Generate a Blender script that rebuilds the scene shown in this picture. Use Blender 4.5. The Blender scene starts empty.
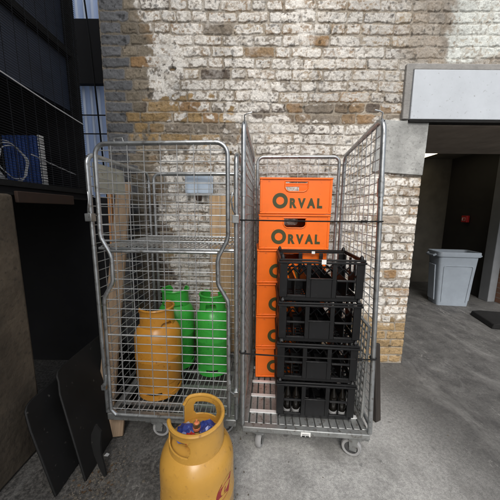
import bpy, bmesh, math, random
import numpy as np
from mathutils import Vector, Matrix
random.seed(7)
SC = bpy.context.scene
COL = SC.collection
R = math.radians
PI = math.pi

# ------------------------------------------------------------------ camera
cam_d = bpy.data.cameras.new('camera')
cam = bpy.data.objects.new('camera', cam_d)
COL.objects.link(cam)
cam_d.sensor_width = 36.0
cam_d.lens = 18.0
cam_d.clip_start = 0.02
cam_d.clip_end = 300
_P, _RL = R(8.7), R(0.5)
_f = Vector((0, math.cos(_P), -math.sin(_P)))
_u0 = Vector((0, math.sin(_P), math.cos(_P)))
_r = Vector((1, 0, 0)) * math.cos(_RL) + _u0 * math.sin(_RL)
_u = _u0 * math.cos(_RL) - Vector((1, 0, 0)) * math.sin(_RL)
_m = Matrix((( _r.x, _u.x, -_f.x), (_r.y, _u.y, -_f.y), (_r.z, _u.z, -_f.z)))
cam.matrix_world = Matrix.Translation((0, 0, 1.30)) @ _m.to_4x4()
SC.camera = cam

# ------------------------------------------------------------------ world and sun
SUN_EL, SUN_AZ = 47.0, 190.0           # azimuth measured from +Y clockwise: behind the camera, a little left
world = bpy.data.worlds.new('World')
SC.world = world
world.use_nodes = True
wn = world.node_tree
for n in list(wn.nodes):
    wn.nodes.remove(n)
sky = wn.nodes.new('ShaderNodeTexSky')
sky.sky_type = 'NISHITA'
sky.sun_disc = False
sky.sun_elevation = R(SUN_EL)
sky.sun_rotation = R(SUN_AZ)
sky.air_density = 1.0
sky.dust_density = 4.0
hsv = wn.nodes.new('ShaderNodeHueSaturation')
hsv.inputs['Saturation'].default_value = 0.35
bg = wn.nodes.new('ShaderNodeBackground')
bg.inputs['Strength'].default_value = 0.13
wo = wn.nodes.new('ShaderNodeOutputWorld')
wn.links.new(sky.outputs[0], hsv.inputs['Color'])
wn.links.new(hsv.outputs[0], bg.inputs['Color'])
wn.links.new(bg.outputs[0], wo.inputs['Surface'])

sun_d = bpy.data.lights.new('sun', 'SUN')
sun_d.energy = 1.45
sun_d.angle = R(35)
sun_d.color = (1.0, 0.96, 0.9)
sun = bpy.data.objects.new('sun', sun_d)
COL.objects.link(sun)
_sd = Vector((math.sin(R(SUN_AZ)) * math.cos(R(SUN_EL)), math.cos(R(SUN_AZ)) * math.cos(R(SUN_EL)), math.sin(R(SUN_EL))))
sun.rotation_euler = _sd.to_track_quat('Z', 'Y').to_euler()

SC.view_settings.view_transform = 'Standard'
SC.view_settings.look = 'None'
SC.view_settings.gamma = 1.0
SC.view_settings.use_curve_mapping = False
SC.view_settings.exposure = 0.64
SC.cycles.max_bounces = 8


# ------------------------------------------------------------------ materials
def mat(name, col, rough=0.6, metal=0.0, var=0.15, scale=8.0, col2=None, bump=0.0, bscale=60.0, spec=0.5, speck=0.0, speckcol=(0.02, 0.02, 0.02)):
    m = bpy.data.materials.new(name)
    m.use_nodes = True
    nt = m.node_tree
    b = nt.nodes['Principled BSDF']
    b.inputs['Roughness'].default_value = rough
    b.inputs['Metallic'].default_value = metal
    b.inputs['Specular IOR Level'].default_value = spec
    tc = nt.nodes.new('ShaderNodeTexCoord')
    no = nt.nodes.new('ShaderNodeTexNoise')
    no.inputs['Scale'].default_value = scale
    no.inputs['Detail'].default_value = 6
    no.inputs['Roughness'].default_value = 0.65
    nt.links.new(tc.outputs['Object'], no.inputs['Vector'])
    rp = nt.nodes.new('ShaderNodeValToRGB')
    rp.color_ramp.elements[0].position = 0.3
    rp.color_ramp.elements[1].position = 0.7
    c2 = col2 or tuple(min(1, c * (1 + var)) for c in col)
    c1 = tuple(c * (1 - var) for c in col)
    rp.color_ramp.elements[0].color = (*c1, 1)
    rp.color_ramp.elements[1].color = (*c2, 1)
    nt.links.new(no.outputs['Fac'], rp.inputs['Fac'])
    out = rp.outputs['Color']
    if speck != 0:
        n2 = nt.nodes.new('ShaderNodeTexNoise')
        n2.inputs['Scale'].default_value = 45
        n2.inputs['Detail'].default_value = 5
        nt.links.new(tc.outputs['Object'], n2.inputs['Vector'])
        mr = nt.nodes.new('ShaderNodeMapRange')
        mr.inputs['From Min'].default_value = 0.62 - speck * 0.1
        mr.inputs['From Max'].default_value = 0.74 - speck * 0.1
        mr.inputs['To Max'].default_value = 0.85
        nt.links.new(n2.outputs['Fac'], mr.inputs['Value'])
        mx = nt.nodes.new('ShaderNodeMix')
        mx.data_type = 'RGBA'
        nt.links.new(mr.outputs[0], mx.inputs[0])
        nt.links.new(out, mx.inputs[6])
        mx.inputs[7].default_value = (*speckcol, 1)
        out = mx.outputs[2]
    nt.links.new(out, b.inputs['Base Color'])
    rr = nt.nodes.new('ShaderNodeMapRange')
    rr.inputs['To Min'].default_value = max(0.03, rough - 0.12)
    rr.inputs['To Max'].default_value = min(1, rough + 0.12)
    nt.links.new(no.outputs['Fac'], rr.inputs['Value'])
    nt.links.new(rr.outputs[0], b.inputs['Roughness'])
    if bump > 0:
        nb = nt.nodes.new('ShaderNodeTexNoise')
        nb.inputs['Scale'].default_value = bscale
        nb.inputs['Detail'].default_value = 5
        nt.links.new(tc.outputs['Object'], nb.inputs['Vector'])
        bp = nt.nodes.new('ShaderNodeBump')
        bp.inputs['Strength'].default_value = bump
        bp.inputs['Distance'].default_value = 0.01
        nt.links.new(nb.outputs['Fac'], bp.inputs['Height'])
        nt.links.new(bp.outputs[0], b.inputs['Normal'])
    return m


def wood_mat(name, ca, cb, rough=0.75):
    m = mat(name, ca, rough, col2=cb, scale=6, bump=0.25, bscale=40)
    nt = m.node_tree
    for n in nt.nodes:
        if n.type == 'TEX_NOISE':
            mp = nt.nodes.new('ShaderNodeMapping')
            mp.inputs['Scale'].default_value = (9, 9, 0.6)
            src = n.inputs['Vector'].links[0].from_socket
            nt.links.new(src, mp.inputs['Vector'])
            nt.links.new(mp.outputs[0], n.inputs['Vector'])
    return m


M = {}
M['zinc'] = mat('galvanised_steel', (0.42, 0.44, 0.45), 0.36, 0.85, 0.3, 14, speck=0.55, speckcol=(0.2, 0.19, 0.17))
M['zinc_dull'] = mat('dull_steel', (0.33, 0.34, 0.335), 0.5, 0.7, 0.3, 11, speck=0.6, speckcol=(0.14, 0.12, 0.1))
M['wire'] = mat('zinc_wire', (0.40, 0.415, 0.42), 0.45, 0.55, 0.2, 20)
M['wire_dark'] = mat('black_coated_wire', (0.026, 0.029, 0.036), 0.5, 0.0, 0.2, 20)
M['yellow'] = mat('yellow_gas_paint', (0.50, 0.27, 0.05), 0.27, 0, 0.14, 5, bump=0.03, bscale=14, speck=-0.12, speckcol=(0.22, 0.10, 0.03))
M['yellow_old'] = mat('worn_yellow_gas_paint', (0.50, 0.225, 0.030), 0.3, 0, 0.15, 5, bump=0.03, bscale=14, speck=0.0001, speckcol=(0.25, 0.1, 0.02))
M['green'] = mat('green_gas_paint', (0.045, 0.38, 0.052), 0.28, 0, 0.15, 5, bump=0.06, bscale=14, speck=0.02, speckcol=(0.03, 0.16, 0.05))
M['orange'] = mat('orange_plastic', (0.88, 0.155, 0.006), 0.42, 0, 0.07, 7, bump=0.04, bscale=50, speck=-0.2, speckcol=(0.55, 0.10, 0.02))
M['orange_in'] = mat('orange_plastic_inner', (0.62, 0.07, 0.006), 0.5, 0, 0.1, 9)
M['olive_print'] = mat('dark_olive_print', (0.045, 0.05, 0.012), 0.5, 0, 0.1, 30)
M['black_pl'] = mat('black_plastic', (0.006, 0.0062, 0.007), 0.40, 0, 0.3, 10, bump=0.03, bscale=150, spec=0.35, speck=0.1, speckcol=(0.025, 0.025, 0.025))
M['white_lbl'] = mat('white_label', (0.75, 0.75, 0.73), 0.5, 0, 0.06, 20)
M['rubber'] = mat('grey_rubber', (0.30, 0.30, 0.30), 0.6, 0, 0.2, 20)
M['rubber_b'] = mat('black_rubber', (0.012, 0.012, 0.012), 0.85, 0, 0.3, 20, spec=0.2, bump=0.3)
M['hub'] = mat('grey_hub_plastic', (0.07, 0.07, 0.072), 0.5, 0, 0.2, 20)
M['beam'] = mat('white_painted_beam', (0.43, 0.462, 0.50), 0.55, 0, 0.07, 5, speck=-0.15, speckcol=(0.22, 0.22, 0.22), bump=0.05)
M['concrete'] = mat('grey_concrete', (0.30, 0.305, 0.295), 0.9, 0, 0.42, 6, speck=0.5, speckcol=(0.17, 0.17, 0.165), bump=0.35, bscale=55)
M['render'] = mat('cement_render_surround', (0.23, 0.225, 0.215), 0.9, 0, 0.2, 9, bump=0.35, bscale=70)
M['browncon'] = mat('stained_brown_concrete', (0.06, 0.046, 0.031), 0.9, 0, 0.6, 3, col2=(0.125, 0.098, 0.068), bump=0.4, bscale=35, speck=0.4, speckcol=(0.05, 0.04, 0.03))
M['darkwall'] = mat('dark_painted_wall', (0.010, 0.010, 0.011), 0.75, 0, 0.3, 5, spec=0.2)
M['darkbrown'] = mat('dark_brown_board', (0.11, 0.10, 0.08), 0.7, 0, 0.25, 5)
M['soffit'] = mat('dark_brown_soffit', (0.25, 0.215, 0.18), 0.85, 0, 0.25, 6, bump=0.2)
M['passwall'] = mat('black_passage_wall', (0.022, 0.021, 0.020), 0.6, 0, 0.3, 5)
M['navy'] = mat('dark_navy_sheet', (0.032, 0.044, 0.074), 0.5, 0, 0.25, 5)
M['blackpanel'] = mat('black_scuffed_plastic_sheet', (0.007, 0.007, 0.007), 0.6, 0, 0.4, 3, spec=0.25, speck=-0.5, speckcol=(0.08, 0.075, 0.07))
M['ply'] = wood_mat('weathered_plywood', (0.19, 0.125, 0.075), (0.30, 0.215, 0.14))
M['pine'] = wood_mat('pale_pine_board', (0.46, 0.30, 0.155), (0.60, 0.43, 0.26))
M['orangewood'] = wood_mat('orange_brown_timber', (0.36, 0.16, 0.06), (0.48, 0.25, 0.11))
M['darkwood'] = wood_mat('dark_stained_timber', (0.014, 0.011, 0.009), (0.032, 0.025, 0.02))
M['cream'] = mat('cream_painted_board', (0.46, 0.45, 0.37), 0.7, 0, 0.15, 6, speck=0.2, speckcol=(0.28, 0.25, 0.18))
M['plaque'] = mat('pale_blue_sheet_metal', (0.46, 0.56, 0.68), 0.5, 0, 0.1, 9)
M['bin'] = mat('blue_grey_bin_plastic', (0.275, 0.315, 0.36), 0.5, 0, 0.10, 6, speck=-0.6, speckcol=(0.2, 0.23, 0.27))
M['redbox'] = mat('red_plastic', (0.45, 0.02, 0.02), 0.4, 0, 0.1, 20)
M['blue'] = mat('blue_plastic_sheet', (0.03, 0.075, 0.27), 0.45, 0, 0.35, 12)
M['palepipe'] = mat('pale_grey_plastic', (0.55, 0.56, 0.57), 0.5, 0, 0.1, 20)
M['brass'] = mat('brass', (0.5, 0.36, 0.14), 0.35, 0.9, 0.2, 30)
M['capor'] = mat('orange_valve_cap', (0.65, 0.2, 0.09), 0.45, 0, 0.15, 30)
M['redprint'] = mat('red_print', (0.25, 0.02, 0.02), 0.45, 0, 0.2, 30)
M['foil'] = mat('blue_wrapper_foil', (0.025, 0.045, 0.22), 0.3, 0.1, 0.5, 40, speck=0.7, speckcol=(0.5, 0.52, 0.6))
M['glass_dk'] = mat('dark_bottle_glass', (0.008, 0.007, 0.006), 0.15, 0, 0.2, 10)
M['bracket'] = mat('rusty_bracket', (0.028, 0.014, 0.008), 0.85, 0, 0.3, 20)
M['column'] = mat('grey_painted_column', (0.17, 0.18, 0.19), 0.6, 0, 0.12, 5)


def translucent_mat(name, col):
    m = bpy.data.materials.new(name)
    m.use_nodes = True
    nt = m.node_tree
    b = nt.nodes['Principled BSDF']
    b.inputs['Base Color'].default_value = (*col, 1)
    b.inputs['Roughness'].default_value = 0.5
    no = nt.nodes.new('ShaderNodeTexNoise')
    no.inputs['Scale'].default_value = 3
    tr = nt.nodes.new('ShaderNodeBsdfTranslucent')
    tr.inputs['Color'].default_value = (*col, 1)
    mx = nt.nodes.new('ShaderNodeMixShader')
    mx.inputs[0].default_value = 0.12
    nt.links.new(b.outputs[0], mx.inputs[1])
    nt.links.new(tr.outputs[0], mx.inputs[2])
    nt.links.new(mx.outputs[0], nt.nodes['Material Output'].inputs['Surface'])
    return m


M['corr'] = translucent_mat('translucent_corrugated_sheet', (0.72, 0.82, 0.99))


def emit_mat(name, col, s):
    m = bpy.data.materials.new(name)
    m.use_nodes = True
    nt = m.node_tree
    b = nt.nodes['Principled BSDF']
    b.inputs['Emission Color'].default_value = (*col, 1)
    b.inputs['Emission Strength'].default_value = s
    return m


M['lamp'] = emit_mat('lit_lamp_diffuser', (1.0, 0.83, 0.55), 2.2)


# ------------------------------------------------------------------ mesh helpers
class MB:
    def __init__(self):
        self.v, self.f, self.sm = [], [], []

    def add(self, vs, fs, smooth=False):
        o = len(self.v)
        self.v += [tuple(p) for p in vs]
        self.f += [tuple(i + o for i in q) for q in fs]
        self.sm += [smooth] * len(fs)
        return self

    def box(self, x0, x1, y0, y1, z0, z1, mtx=None):
        vs = [Vector(p) for p in ((x0, y0, z0), (x1, y0, z0), (x1, y1, z0), (x0, y1, z0), (x0, y0, z1), (x1, y0, z1), (x1, y1, z1), (x0, y1, z1))]
        if mtx:
            vs = [mtx @ p for p in vs]
        return self.add(vs, [(0, 3, 2, 1), (4, 5, 6, 7), (0, 1, 5, 4), (1, 2, 6, 5), (2, 3, 7, 6), (3, 0, 4, 7)])

    def tube(self, pts, r, n=8, cap=True):
        pts = [Vector(p) for p in pts]
        rings = []
        prev = None
        for i, p in enumerate(pts):
            a = pts[max(i - 1, 0)]
            b = pts[min(i + 1, len(pts) - 1)]
            t = (b - a).normalized()
            if prev is None:
                ref = Vector((0, 0, 1)) if abs(t.z) < 0.9 else Vector((1, 0, 0))
                nx = t.cross(ref).normalized()
            else:
                nx = (prev - t * prev.dot(t)).normalized()
            prev = nx
            ny = t.cross(nx)
            rr = r[i] if isinstance(r, (list, tuple)) else r
            rings.append([p + (nx * math.cos(2 * PI * k / n) + ny * math.sin(2 * PI * k / n)) * rr for k in range(n)])
        vs = [q for rg in rings for q in rg]
        fs = []
        for i in range(len(rings) - 1):
            for k in range(n):
                k2 = (k + 1) % n
                fs.append((i * n + k, i * n + k2, (i + 1) * n + k2, (i + 1) * n + k))
        self.add(vs, fs, n > 4)
        if cap:
            o = len(self.v) - len(vs)
            self.f.append(tuple(o + k for k in range(n))[::-1])
            self.f.append(tuple(o + (len(rings) - 1) * n + k for k in range(n)))
            self.sm += [False, False]
        return self

    def lathe(self, prof, n=32, mtx=None, closed=False):
        vs, fs = [], []
        for (r, z) in prof:
            for k in range(n):
                a = 2 * PI * k / n
                p = Vector((r * math.cos(a), r * math.sin(a), z))
                vs.append(mtx @ p if mtx else p)
        L = len(prof)
        for i in range(L if closed else L - 1):
            j = (i + 1) % L
            for k in range(n):
                k2 = (k + 1) % n
                fs.append((i * n + k, i * n + k2, j * n + k2, j * n + k))
        return self.add(vs, fs, True)

    def prism(self, outline, d, mtx=None):
        """outline in local xy, extruded along local z by d"""
        n = len(outline)
        vs = [Vector((x, y, 0)) for x, y in outline] + [Vector((x, y, d)) for x, y in outline]
        if mtx:
            vs = [mtx @ p for p in vs]
        fs = [tuple(range(n))[::-1], tuple(range(n, 2 * n))]
        fs += [(k, (k + 1) % n, n + (k + 1) % n, n + k) for k in range(n)]
        return self.add(vs, fs)

    def build(self, name, m, parent=None, bevel=0, mods=None, angle=40):
        me = bpy.data.meshes.new(name)
        me.from_pydata(self.v, [], self.f)
        me.update()
        me.polygons.foreach_set('use_smooth', [True if s or bevel else False for s in self.sm])
        me.set_sharp_from_angle(angle=R(angle))
        if m:
            me.materials.append(m)
        o = bpy.data.objects.new(name, me)
        COL.objects.link(o)
        if parent:
            o.parent = parent
        if bevel:
            bv = o.modifiers.new('bevel', 'BEVEL')
            bv.width = bevel
            bv.segments = 2
            bv.limit_method = 'ANGLE'
            bv.angle_limit = R(40)
            bv.harden_normals = False
        return o


def tag(o, label=None, cat=None, group=None, kind=None):
    if label: o['label'] = label
    if cat: o['category'] = cat
    if group: o['group'] = group
    if kind: o['kind'] = kind
    return o


def thing(name, label, cat, loc=(0, 0, 0), rz=0.0, group=None):
    o = bpy.data.objects.new(name, None)
    o.empty_display_size = 0.1
    COL.objects.link(o)
    o.location = loc
    o.rotation_euler = (0, 0, rz)
    return tag(o, label, cat, group)


def copy_tree(o, parent=None):
    c = o.copy()
    COL.objects.link(c)
    c.parent = parent
    for ch in list(o.children):
        copy_tree(ch, c)
    return c


def arc(cx, cz, r, a0, a1, n=6):
    return [(cx + r * math.cos(R(a0 + (a1 - a0) * i / n)), cz + r * math.sin(R(a0 + (a1 - a0) * i / n))) for i in range(n + 1)]


def rrect(x0, x1, y0, y1, r, n=5):
    return arc(x1 - r, y1 - r, r, 0, 90, n) + arc(x0 + r, y1 - r, r, 90, 180, n) + arc(x0 + r, y0 + r, r, 180, 270, n) + arc(x1 - r, y0 + r, r, 270, 360, n)


# ------------------------------------------------------------------ ground
def ground_mat():
    m = bpy.data.materials.new('worn_concrete_ground')
    m.use_nodes = True
    nt = m.node_tree
    L = nt.links.new
    b = nt.nodes['Principled BSDF']
    geo = nt.nodes.new('ShaderNodeNewGeometry')

    def noise(scale, detail=6, rough=0.6, vec=None, dist=0):
        n = nt.nodes.new('ShaderNodeTexNoise')
        n.inputs['Scale'].default_value = scale
        n.inputs['Detail'].default_value = detail
        n.inputs['Roughness'].default_value = rough
        n.inputs['Distortion'].default_value = dist
        L(vec or geo.outputs['Position'], n.inputs['Vector'])
        return n.outputs['Fac']

    def ramp(src, a, bb, ta=0.0, tb=1.0, smooth=True):
        n = nt.nodes.new('ShaderNodeMapRange')
        n.interpolation_type = 'SMOOTHSTEP' if smooth else 'LINEAR'
        for k, v in zip(('From Min', 'From Max', 'To Min', 'To Max'), (a, bb, ta, tb)):
            n.inputs[k].default_value = v
        L(src, n.inputs['Value'])
        return n.outputs[0]

    def math_(op, a, c):
        n = nt.nodes.new('ShaderNodeMath')
        n.operation = op
        for i, s in enumerate((a, c)):
            if isinstance(s, (int, float)):
                n.inputs[i].default_value = s
            else:
                L(s, n.inputs[i])
        return n.outputs[0]

    def mix(f, a, c, bt='MIX'):
        n = nt.nodes.new('ShaderNodeMix')
        n.data_type = 'RGBA'
        n.blend_type = bt
        if isinstance(f, (int, float)):
            n.inputs[0].default_value = f
        else:
            L(f, n.inputs[0])
        for i, s in ((6, a), (7, c)):
            if isinstance(s, tuple):
                n.inputs[i].default_value = (*s, 1)
            else:
                L(s, n.inputs[i])
        return n.outputs[2]

    sep = nt.nodes.new('ShaderNodeSeparateXYZ')
    L(geo.outputs['Position'], sep.inputs[0])
    X, Y = sep.outputs['X'], sep.outputs['Y']
    n1 = noise(1.3, 5, 0.6)
    n2 = noise(7, 7, 0.7)
    n3 = noise(60, 6, 0.75)
    n4 = noise(260, 3, 0.7)
    # paler under the cages, blending to darker to the right and inside the passage
    s = math_('ADD', math_('MULTIPLY', X, 1.0), math_('MULTIPLY', Y, 0.25))
    s = math_('ADD', s, math_('MULTIPLY', math_('SUBTRACT', n2, 0.5), 0.7))
    s = math_('ADD', s, math_('MULTIPLY', math_('SUBTRACT', n1, 0.5), 0.6))
    dark = ramp(s, 0.85, 1.7)
    pale = mix(ramp(n2, 0.3, 0.72), (0.27, 0.268, 0.26), (0.43, 0.428, 0.415))
    dark_tone = mix(ramp(n2, 0.3, 0.7), (0.05, 0.049, 0.048), (0.105, 0.103, 0.10))
    c = mix(dark, pale, dark_tone)
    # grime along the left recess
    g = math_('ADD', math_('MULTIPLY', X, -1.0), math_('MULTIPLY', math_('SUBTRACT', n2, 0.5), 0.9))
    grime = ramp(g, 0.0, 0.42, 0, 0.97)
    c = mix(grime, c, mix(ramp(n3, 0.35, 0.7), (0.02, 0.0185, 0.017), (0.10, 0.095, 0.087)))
    # aggregate speckle
    c = mix(0.9, c, mix(ramp(n3, 0.36, 0.64, 0, 1), (0.76, 0.76, 0.76), (1.2, 1.2, 1.19)), 'MULTIPLY')
    c = mix(0.8, c, mix(ramp(n4, 0.34, 0.66, 0, 1), (0.72, 0.72, 0.72), (1.25, 1.25, 1.24)), 'MULTIPLY')
    # pale drag marks: two directions of thin stretched noise
    # broad pale dust, swept in soft curves towards the doorway, and darker damp stains
    mp = nt.nodes.new('ShaderNodeMapping')
    mp.inputs['Rotation'].default_value = (0, 0, R(24))
    mp.inputs['Scale'].default_value = (3.6, 1.7, 1)
    L(geo.outputs['Position'], mp.inputs['Vector'])
    st = noise(1.0, 7, 0.7, mp.outputs[0], 1.2)
    c = mix(math_('MULTIPLY', ramp(st, 0.46, 0.74), 0.24), c, (0.40, 0.395, 0.38))
    c = mix(math_('MULTIPLY', ramp(noise(2.6, 6, 0.7, None, 0.8), 0.50, 0.68), 0.45), c, (0.09, 0.088, 0.084))
    # thin wandering scrape lines
    wv = nt.nodes.new('ShaderNodeTexNoise')
    wv.inputs['Scale'].default_value = 2.2
    wv.inputs['Detail'].default_value = 3
    mp2 = nt.nodes.new('ShaderNodeMapping')
    mp2.inputs['Rotation'].default_value = (0, 0, R(18))
    mp2.inputs['Scale'].default_value = (1.6, 0.28, 1)
    L(geo.outputs['Position'], mp2.inputs['Vector'])
    L(mp2.outputs[0], wv.inputs['Vector'])
    ln = math_('ABSOLUTE', math_('SUBTRACT', wv.outputs['Fac'], 0.5), 0)
    ln = math_('MULTIPLY', ramp(ln, 0.0, 0.006, 1, 0), ramp(n3, 0.42, 0.62))
    ln = math_('MULTIPLY', ln, ramp(n1, 0.42, 0.6, 0, 0.5))
    c = mix(ln, c, (0.40, 0.39, 0.37))
    # dark oil spots
    c = mix(math_('MULTIPLY', ramp(noise(11, 3, 0.5), 0.66, 0.72), 0.5), c, (0.05, 0.05, 0.05))
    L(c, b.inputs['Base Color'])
    L(ramp(n2, 0.3, 0.7, 0.7, 0.95), b.inputs['Roughness'])
    h = math_('ADD', math_('MULTIPLY', n3, 0.6), math_('MULTIPLY', n4, 0.35))
    h = math_('ADD', h, math_('MULTIPLY', n2, 1.2))
    bp = nt.nodes.new('ShaderNodeBump')
    bp.inputs['Strength'].default_value = 0.55
    bp.inputs['Distance'].default_value = 0.008
    L(h, bp.inputs['Height'])
    L(bp.outputs[0], b.inputs['Normal'])
    return m


M['ground'] = ground_mat()
g = MB()
g.add([(-60, -60, 0), (60, -60, 0), (60, 60, 0), (-60, 60, 0)], [(0, 1, 2, 3)])
tag(g.build('ground', M['ground']), kind='structure')

# ------------------------------------------------------------------ the old brick wall (one displaced sheet of hand-made looking bricks + its core)
rng = np.random.default_rng(11)


def vnoise(u, z, scale, seed, ax=1.0):
    """smooth value noise on arrays u,z (metres) with feature size `scale`"""
    r = np.random.default_rng(seed)
    T = r.random((257, 257))
    a = (u + 50.0) / (scale * ax)
    b = (z + 50.0) / scale
    i = np.floor(a).astype(int)
    j = np.floor(b).astype(int)
    fa = a - i
    fb = b - j
    fa = fa * fa * (3 - 2 * fa)
    fb = fb * fb * (3 - 2 * fb)
    i %= 256
    j %= 256
    return (T[i, j] * (1 - fa) * (1 - fb) + T[i + 1, j] * fa * (1 - fb) + T[i, j + 1] * (1 - fa) * fb + T[i + 1, j + 1] * fa * fb)


def fbm(u, z, scale, seed, octv=4, gain=0.5, ax=1.0):
    s = 0
    a = 1
    t = 0
    for k in range(octv):
        s = s + a * vnoise(u, z, scale / (2 ** k), seed + 17 * k, ax)
        t += a
        a *= gain
    return s / t


def sst(x, a, b):
    t = np.clip((x - a) / (b - a), 0, 1)
    return t * t * (3 - 2 * t)


WY = 2.02
X0, X1, ZT = -1.10, 4.2, 3.35
DOOR_L, DOOR_T = 1.332, 1.987
STEP = 0.0042


def wall_sheet(parent):
    us = np.concatenate([np.arange(X0, 2.3, STEP), np.arange(2.3, X1 + 0.02, 0.02)])
    zs = np.arange(0, ZT + STEP, STEP)
    U, Z = np.meshgrid(us, zs, indexing='ij')
    wu = U + 0.013 * (fbm(U, Z, 0.10, 1, 3) - 0.5) + 0.010 * (fbm(U, Z, 0.03, 2, 3) - 0.5)
    wz = Z + 0.022 * (fbm(U, Z, 0.45, 3, 2) - 0.5) + 0.011 * (fbm(U, Z, 0.07, 4, 3) - 0.5)
    PIT = 0.0755
    ci = np.clip(np.floor(wz / PIT).astype(int), 0, 60)
    bid = np.zeros(U.shape, int)
    cx = np.zeros(U.shape)
    hw = np.ones(U.shape)
    nb = 0
    lens = {}
    for c in range(int(ci.max()) + 1):
        e = [X0]
        e.append(X0 + (0.215 if c % 2 else 0.165) + rng.uniform(-.012, .012))
        k = 0
        while e[-1] < X1 + 0.3:
            st = (rng.random() < (0.75 if (c + k) % 2 else 0.35))
            e.append(e[-1] + (0.226 if st else 0.114) + rng.uniform(-.012, .012))
            k += 1
        e = np.array(e)
        mk = ci == c
        uu = np.clip(wu[mk], X0, X1 + 0.2)
        ix = np.clip(np.searchsorted(e, uu, side='right') - 1, 0, len(e) - 2)
        bid[mk] = nb + ix
        cx[mk] = (e[ix] + e[ix + 1]) / 2
        hw[mk] = (e[ix + 1] - e[ix]) / 2
        nb += len(e)
    cz = (ci + 0.5) * PIT
    rb = rng.random((nb + 1, 8))
    B = rb[bid]
    joint = 0.0052 + 0.004 * (B[..., 6] - 0.5)
    rad = 0.012
    qx = np.abs(wu - cx) - (hw - joint) + rad
    qz = np.abs(wz - cz) - (PIT / 2 - joint) + rad
    d = np.sqrt(np.maximum(qx, 0) ** 2 + np.maximum(qz, 0) ** 2) + np.minimum(np.maximum(qx, qz), 0) - rad
    fine = fbm(U, Z, 0.022, 5, 4, 0.6)
    mid = fbm(U, Z, 0.09, 6, 4, 0.55)
    big = fbm(U, Z, 0.5, 8, 3)
    dd = d + 0.015 * (fine - 0.5) + 0.010 * (mid - 0.5)
    brick = sst(-dd, -0.0022, 0.0026)
    # --- zones
    flk0 = fbm(U, Z, 0.05, 41, 3)
    wob = 0.22 * (fbm(U, Z, 0.28, 9, 4) - 0.5)
    left_edge = -0.775 + 0.4 * wob + 0.16 * (flk0 - 0.5) + 0.10 * (B[..., 5] - 0.5) + 0.06 * (2.4 - Z) * (Z < 2.4)
    paint = sst(U - left_edge, -0.04, 0.07)
    # bare ochre area just above / behind the left cage
    e1 = ((U + 0.52) / 0.40) ** 2 + ((Z - 1.93) / 0.19) ** 2 + 2.2 * (mid - 0.5) + 2.0 * (flk0 - 0.5) + 0.5 * (B[..., 5] - 0.5) + wob
    paint = paint * (0.22 + 0.78 * sst(e1, 0.45, 1.25))
    # ochre band at mid height
    e2 = ((U - 0.62) / 0.62) ** 2 + ((Z - 2.03) / 0.075) ** 2 + 2.2 * (mid - 0.5)
    paint = paint * (0.25 + 0.75 * sst(e2, 0.5, 1.1))
    # ochre behind left cage's left half
    e3 = sst(-U, 0.60, 0.86) * sst(-Z, -1.75, -1.55)
    paint = paint * (1 - 0.65 * e3)
    # bare foot of the wall
    foot = 0.36 + 0.25 * (fbm(U, Z, 0.2, 10, 3) - 0.5)
    paint = paint * sst(Z - foot, -0.03, 0.05)
    # bare strip at the pier's right arris and near the render surround
    paint = paint * (1 - 0.35 * sst(U, 1.0, 1.32) * (Z < 1.6))
    slurry = sst(U + 0.8 * wob, 0.98, 1.20) * sst(Z, 2.33, 2.42)            # beige slurry right of centre
    fresh = sst(U + 0.35 * wob + 0.12 * (flk0 - 0.5), 1.40, 1.46) * sst(Z + 0.3 * wob + 0.10 * (flk0 - 0.5), 2.40, 2.45)   # smooth fully painted corner
    plast = np.clip(1 - (((U + 0.66) / 0.17) ** 2 + ((Z - 2.36) / 0.24) ** 2) - 1.1 * (mid - 0.5), 0, 1)
    plast = sst(plast, 0.05, 0.4)
    pl2 = sst(fbm(U, Z, 0.3, 33, 4), 0.60, 0.72) * (U > -0.7) * (U < 1.35) * (Z > 0.5)
    plast = np.maximum(plast, 0.6 * pl2 * paint)
    # --- height
    mort = 0.004 * (mid - 0.5) + 0.004 * (fine - 0.5) - 0.0022 - 0.0035 * np.exp(-(dd / 0.003) ** 2)
    hb = 0.0022 + 0.0045 * (B[..., 0] - 0.5) + 0.007 * (mid - 0.5) + 0.008 * (fine - 0.5)
    hb = hb - 0.004 * sst(fbm(U, Z, 0.035, 12, 2), 0.62, 0.75) * (B[..., 1] > 0.4)      # spalls
    h = mort * (1 - brick) + hb * brick + 0.003 * (fbm(U, Z, 0.012, 13, 2) - 0.5)
    h = h * (1 - 0.75 * plast) + plast * (0.004 + 0.006 * (mid - 0.5) + 0.003 * (fine - 0.5))
    h = h * (1 - 0.15 * fresh) + 0.003 * fresh
    h += 0.012 * (big - 0.5)
    # --- colour (linear albedo)
    def C(*c): return np.array(c)
    pal = np.array([[.24, .165, .095], [.21, .145, .085], [.15, .115, .08], [.19, .16, .125], [.27, .20, .12], [.09, .07, .055], [.24, .15, .075], [.16, .135, .105]])
    bc = pal[(B[..., 2] * 7.999).astype(int)]
    quo = (cx < X0 + 0.24) & (cx - hw < X0 + 0.02)
    blue = np.array([.112, .115, .121])[None, None] * (0.75 + 0.5 * B[..., 3])[..., None]
    # grey sooty stocks just right of the blue quoins
    soot = sst(-U + wob, 0.70, 0.80)
    greyb = np.array([.17, .145, .11])[None, None] * (0.7 + 0.7 * B[..., 3])[..., None]
    sel = (soot * (B[..., 4] < 0.9) * (Z < 3.4))[..., None]
    ochre = sst(1.25 - e1, 0.0, 0.5)[..., None]
    bc = bc * (1 - sel) + greyb * sel
    och = np.array([.265, .18, .085])[None, None] * (0.7 + 0.6 * B[..., 3])[..., None]
    so = ochre * (B[..., 4] < 0.55)[..., None]
    bc = bc * (1 - so) + och * so
    lowm = (sst(0.62 - Z, 0.0, 0.2) * (B[..., 5] < 0.8))[..., None]
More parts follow.
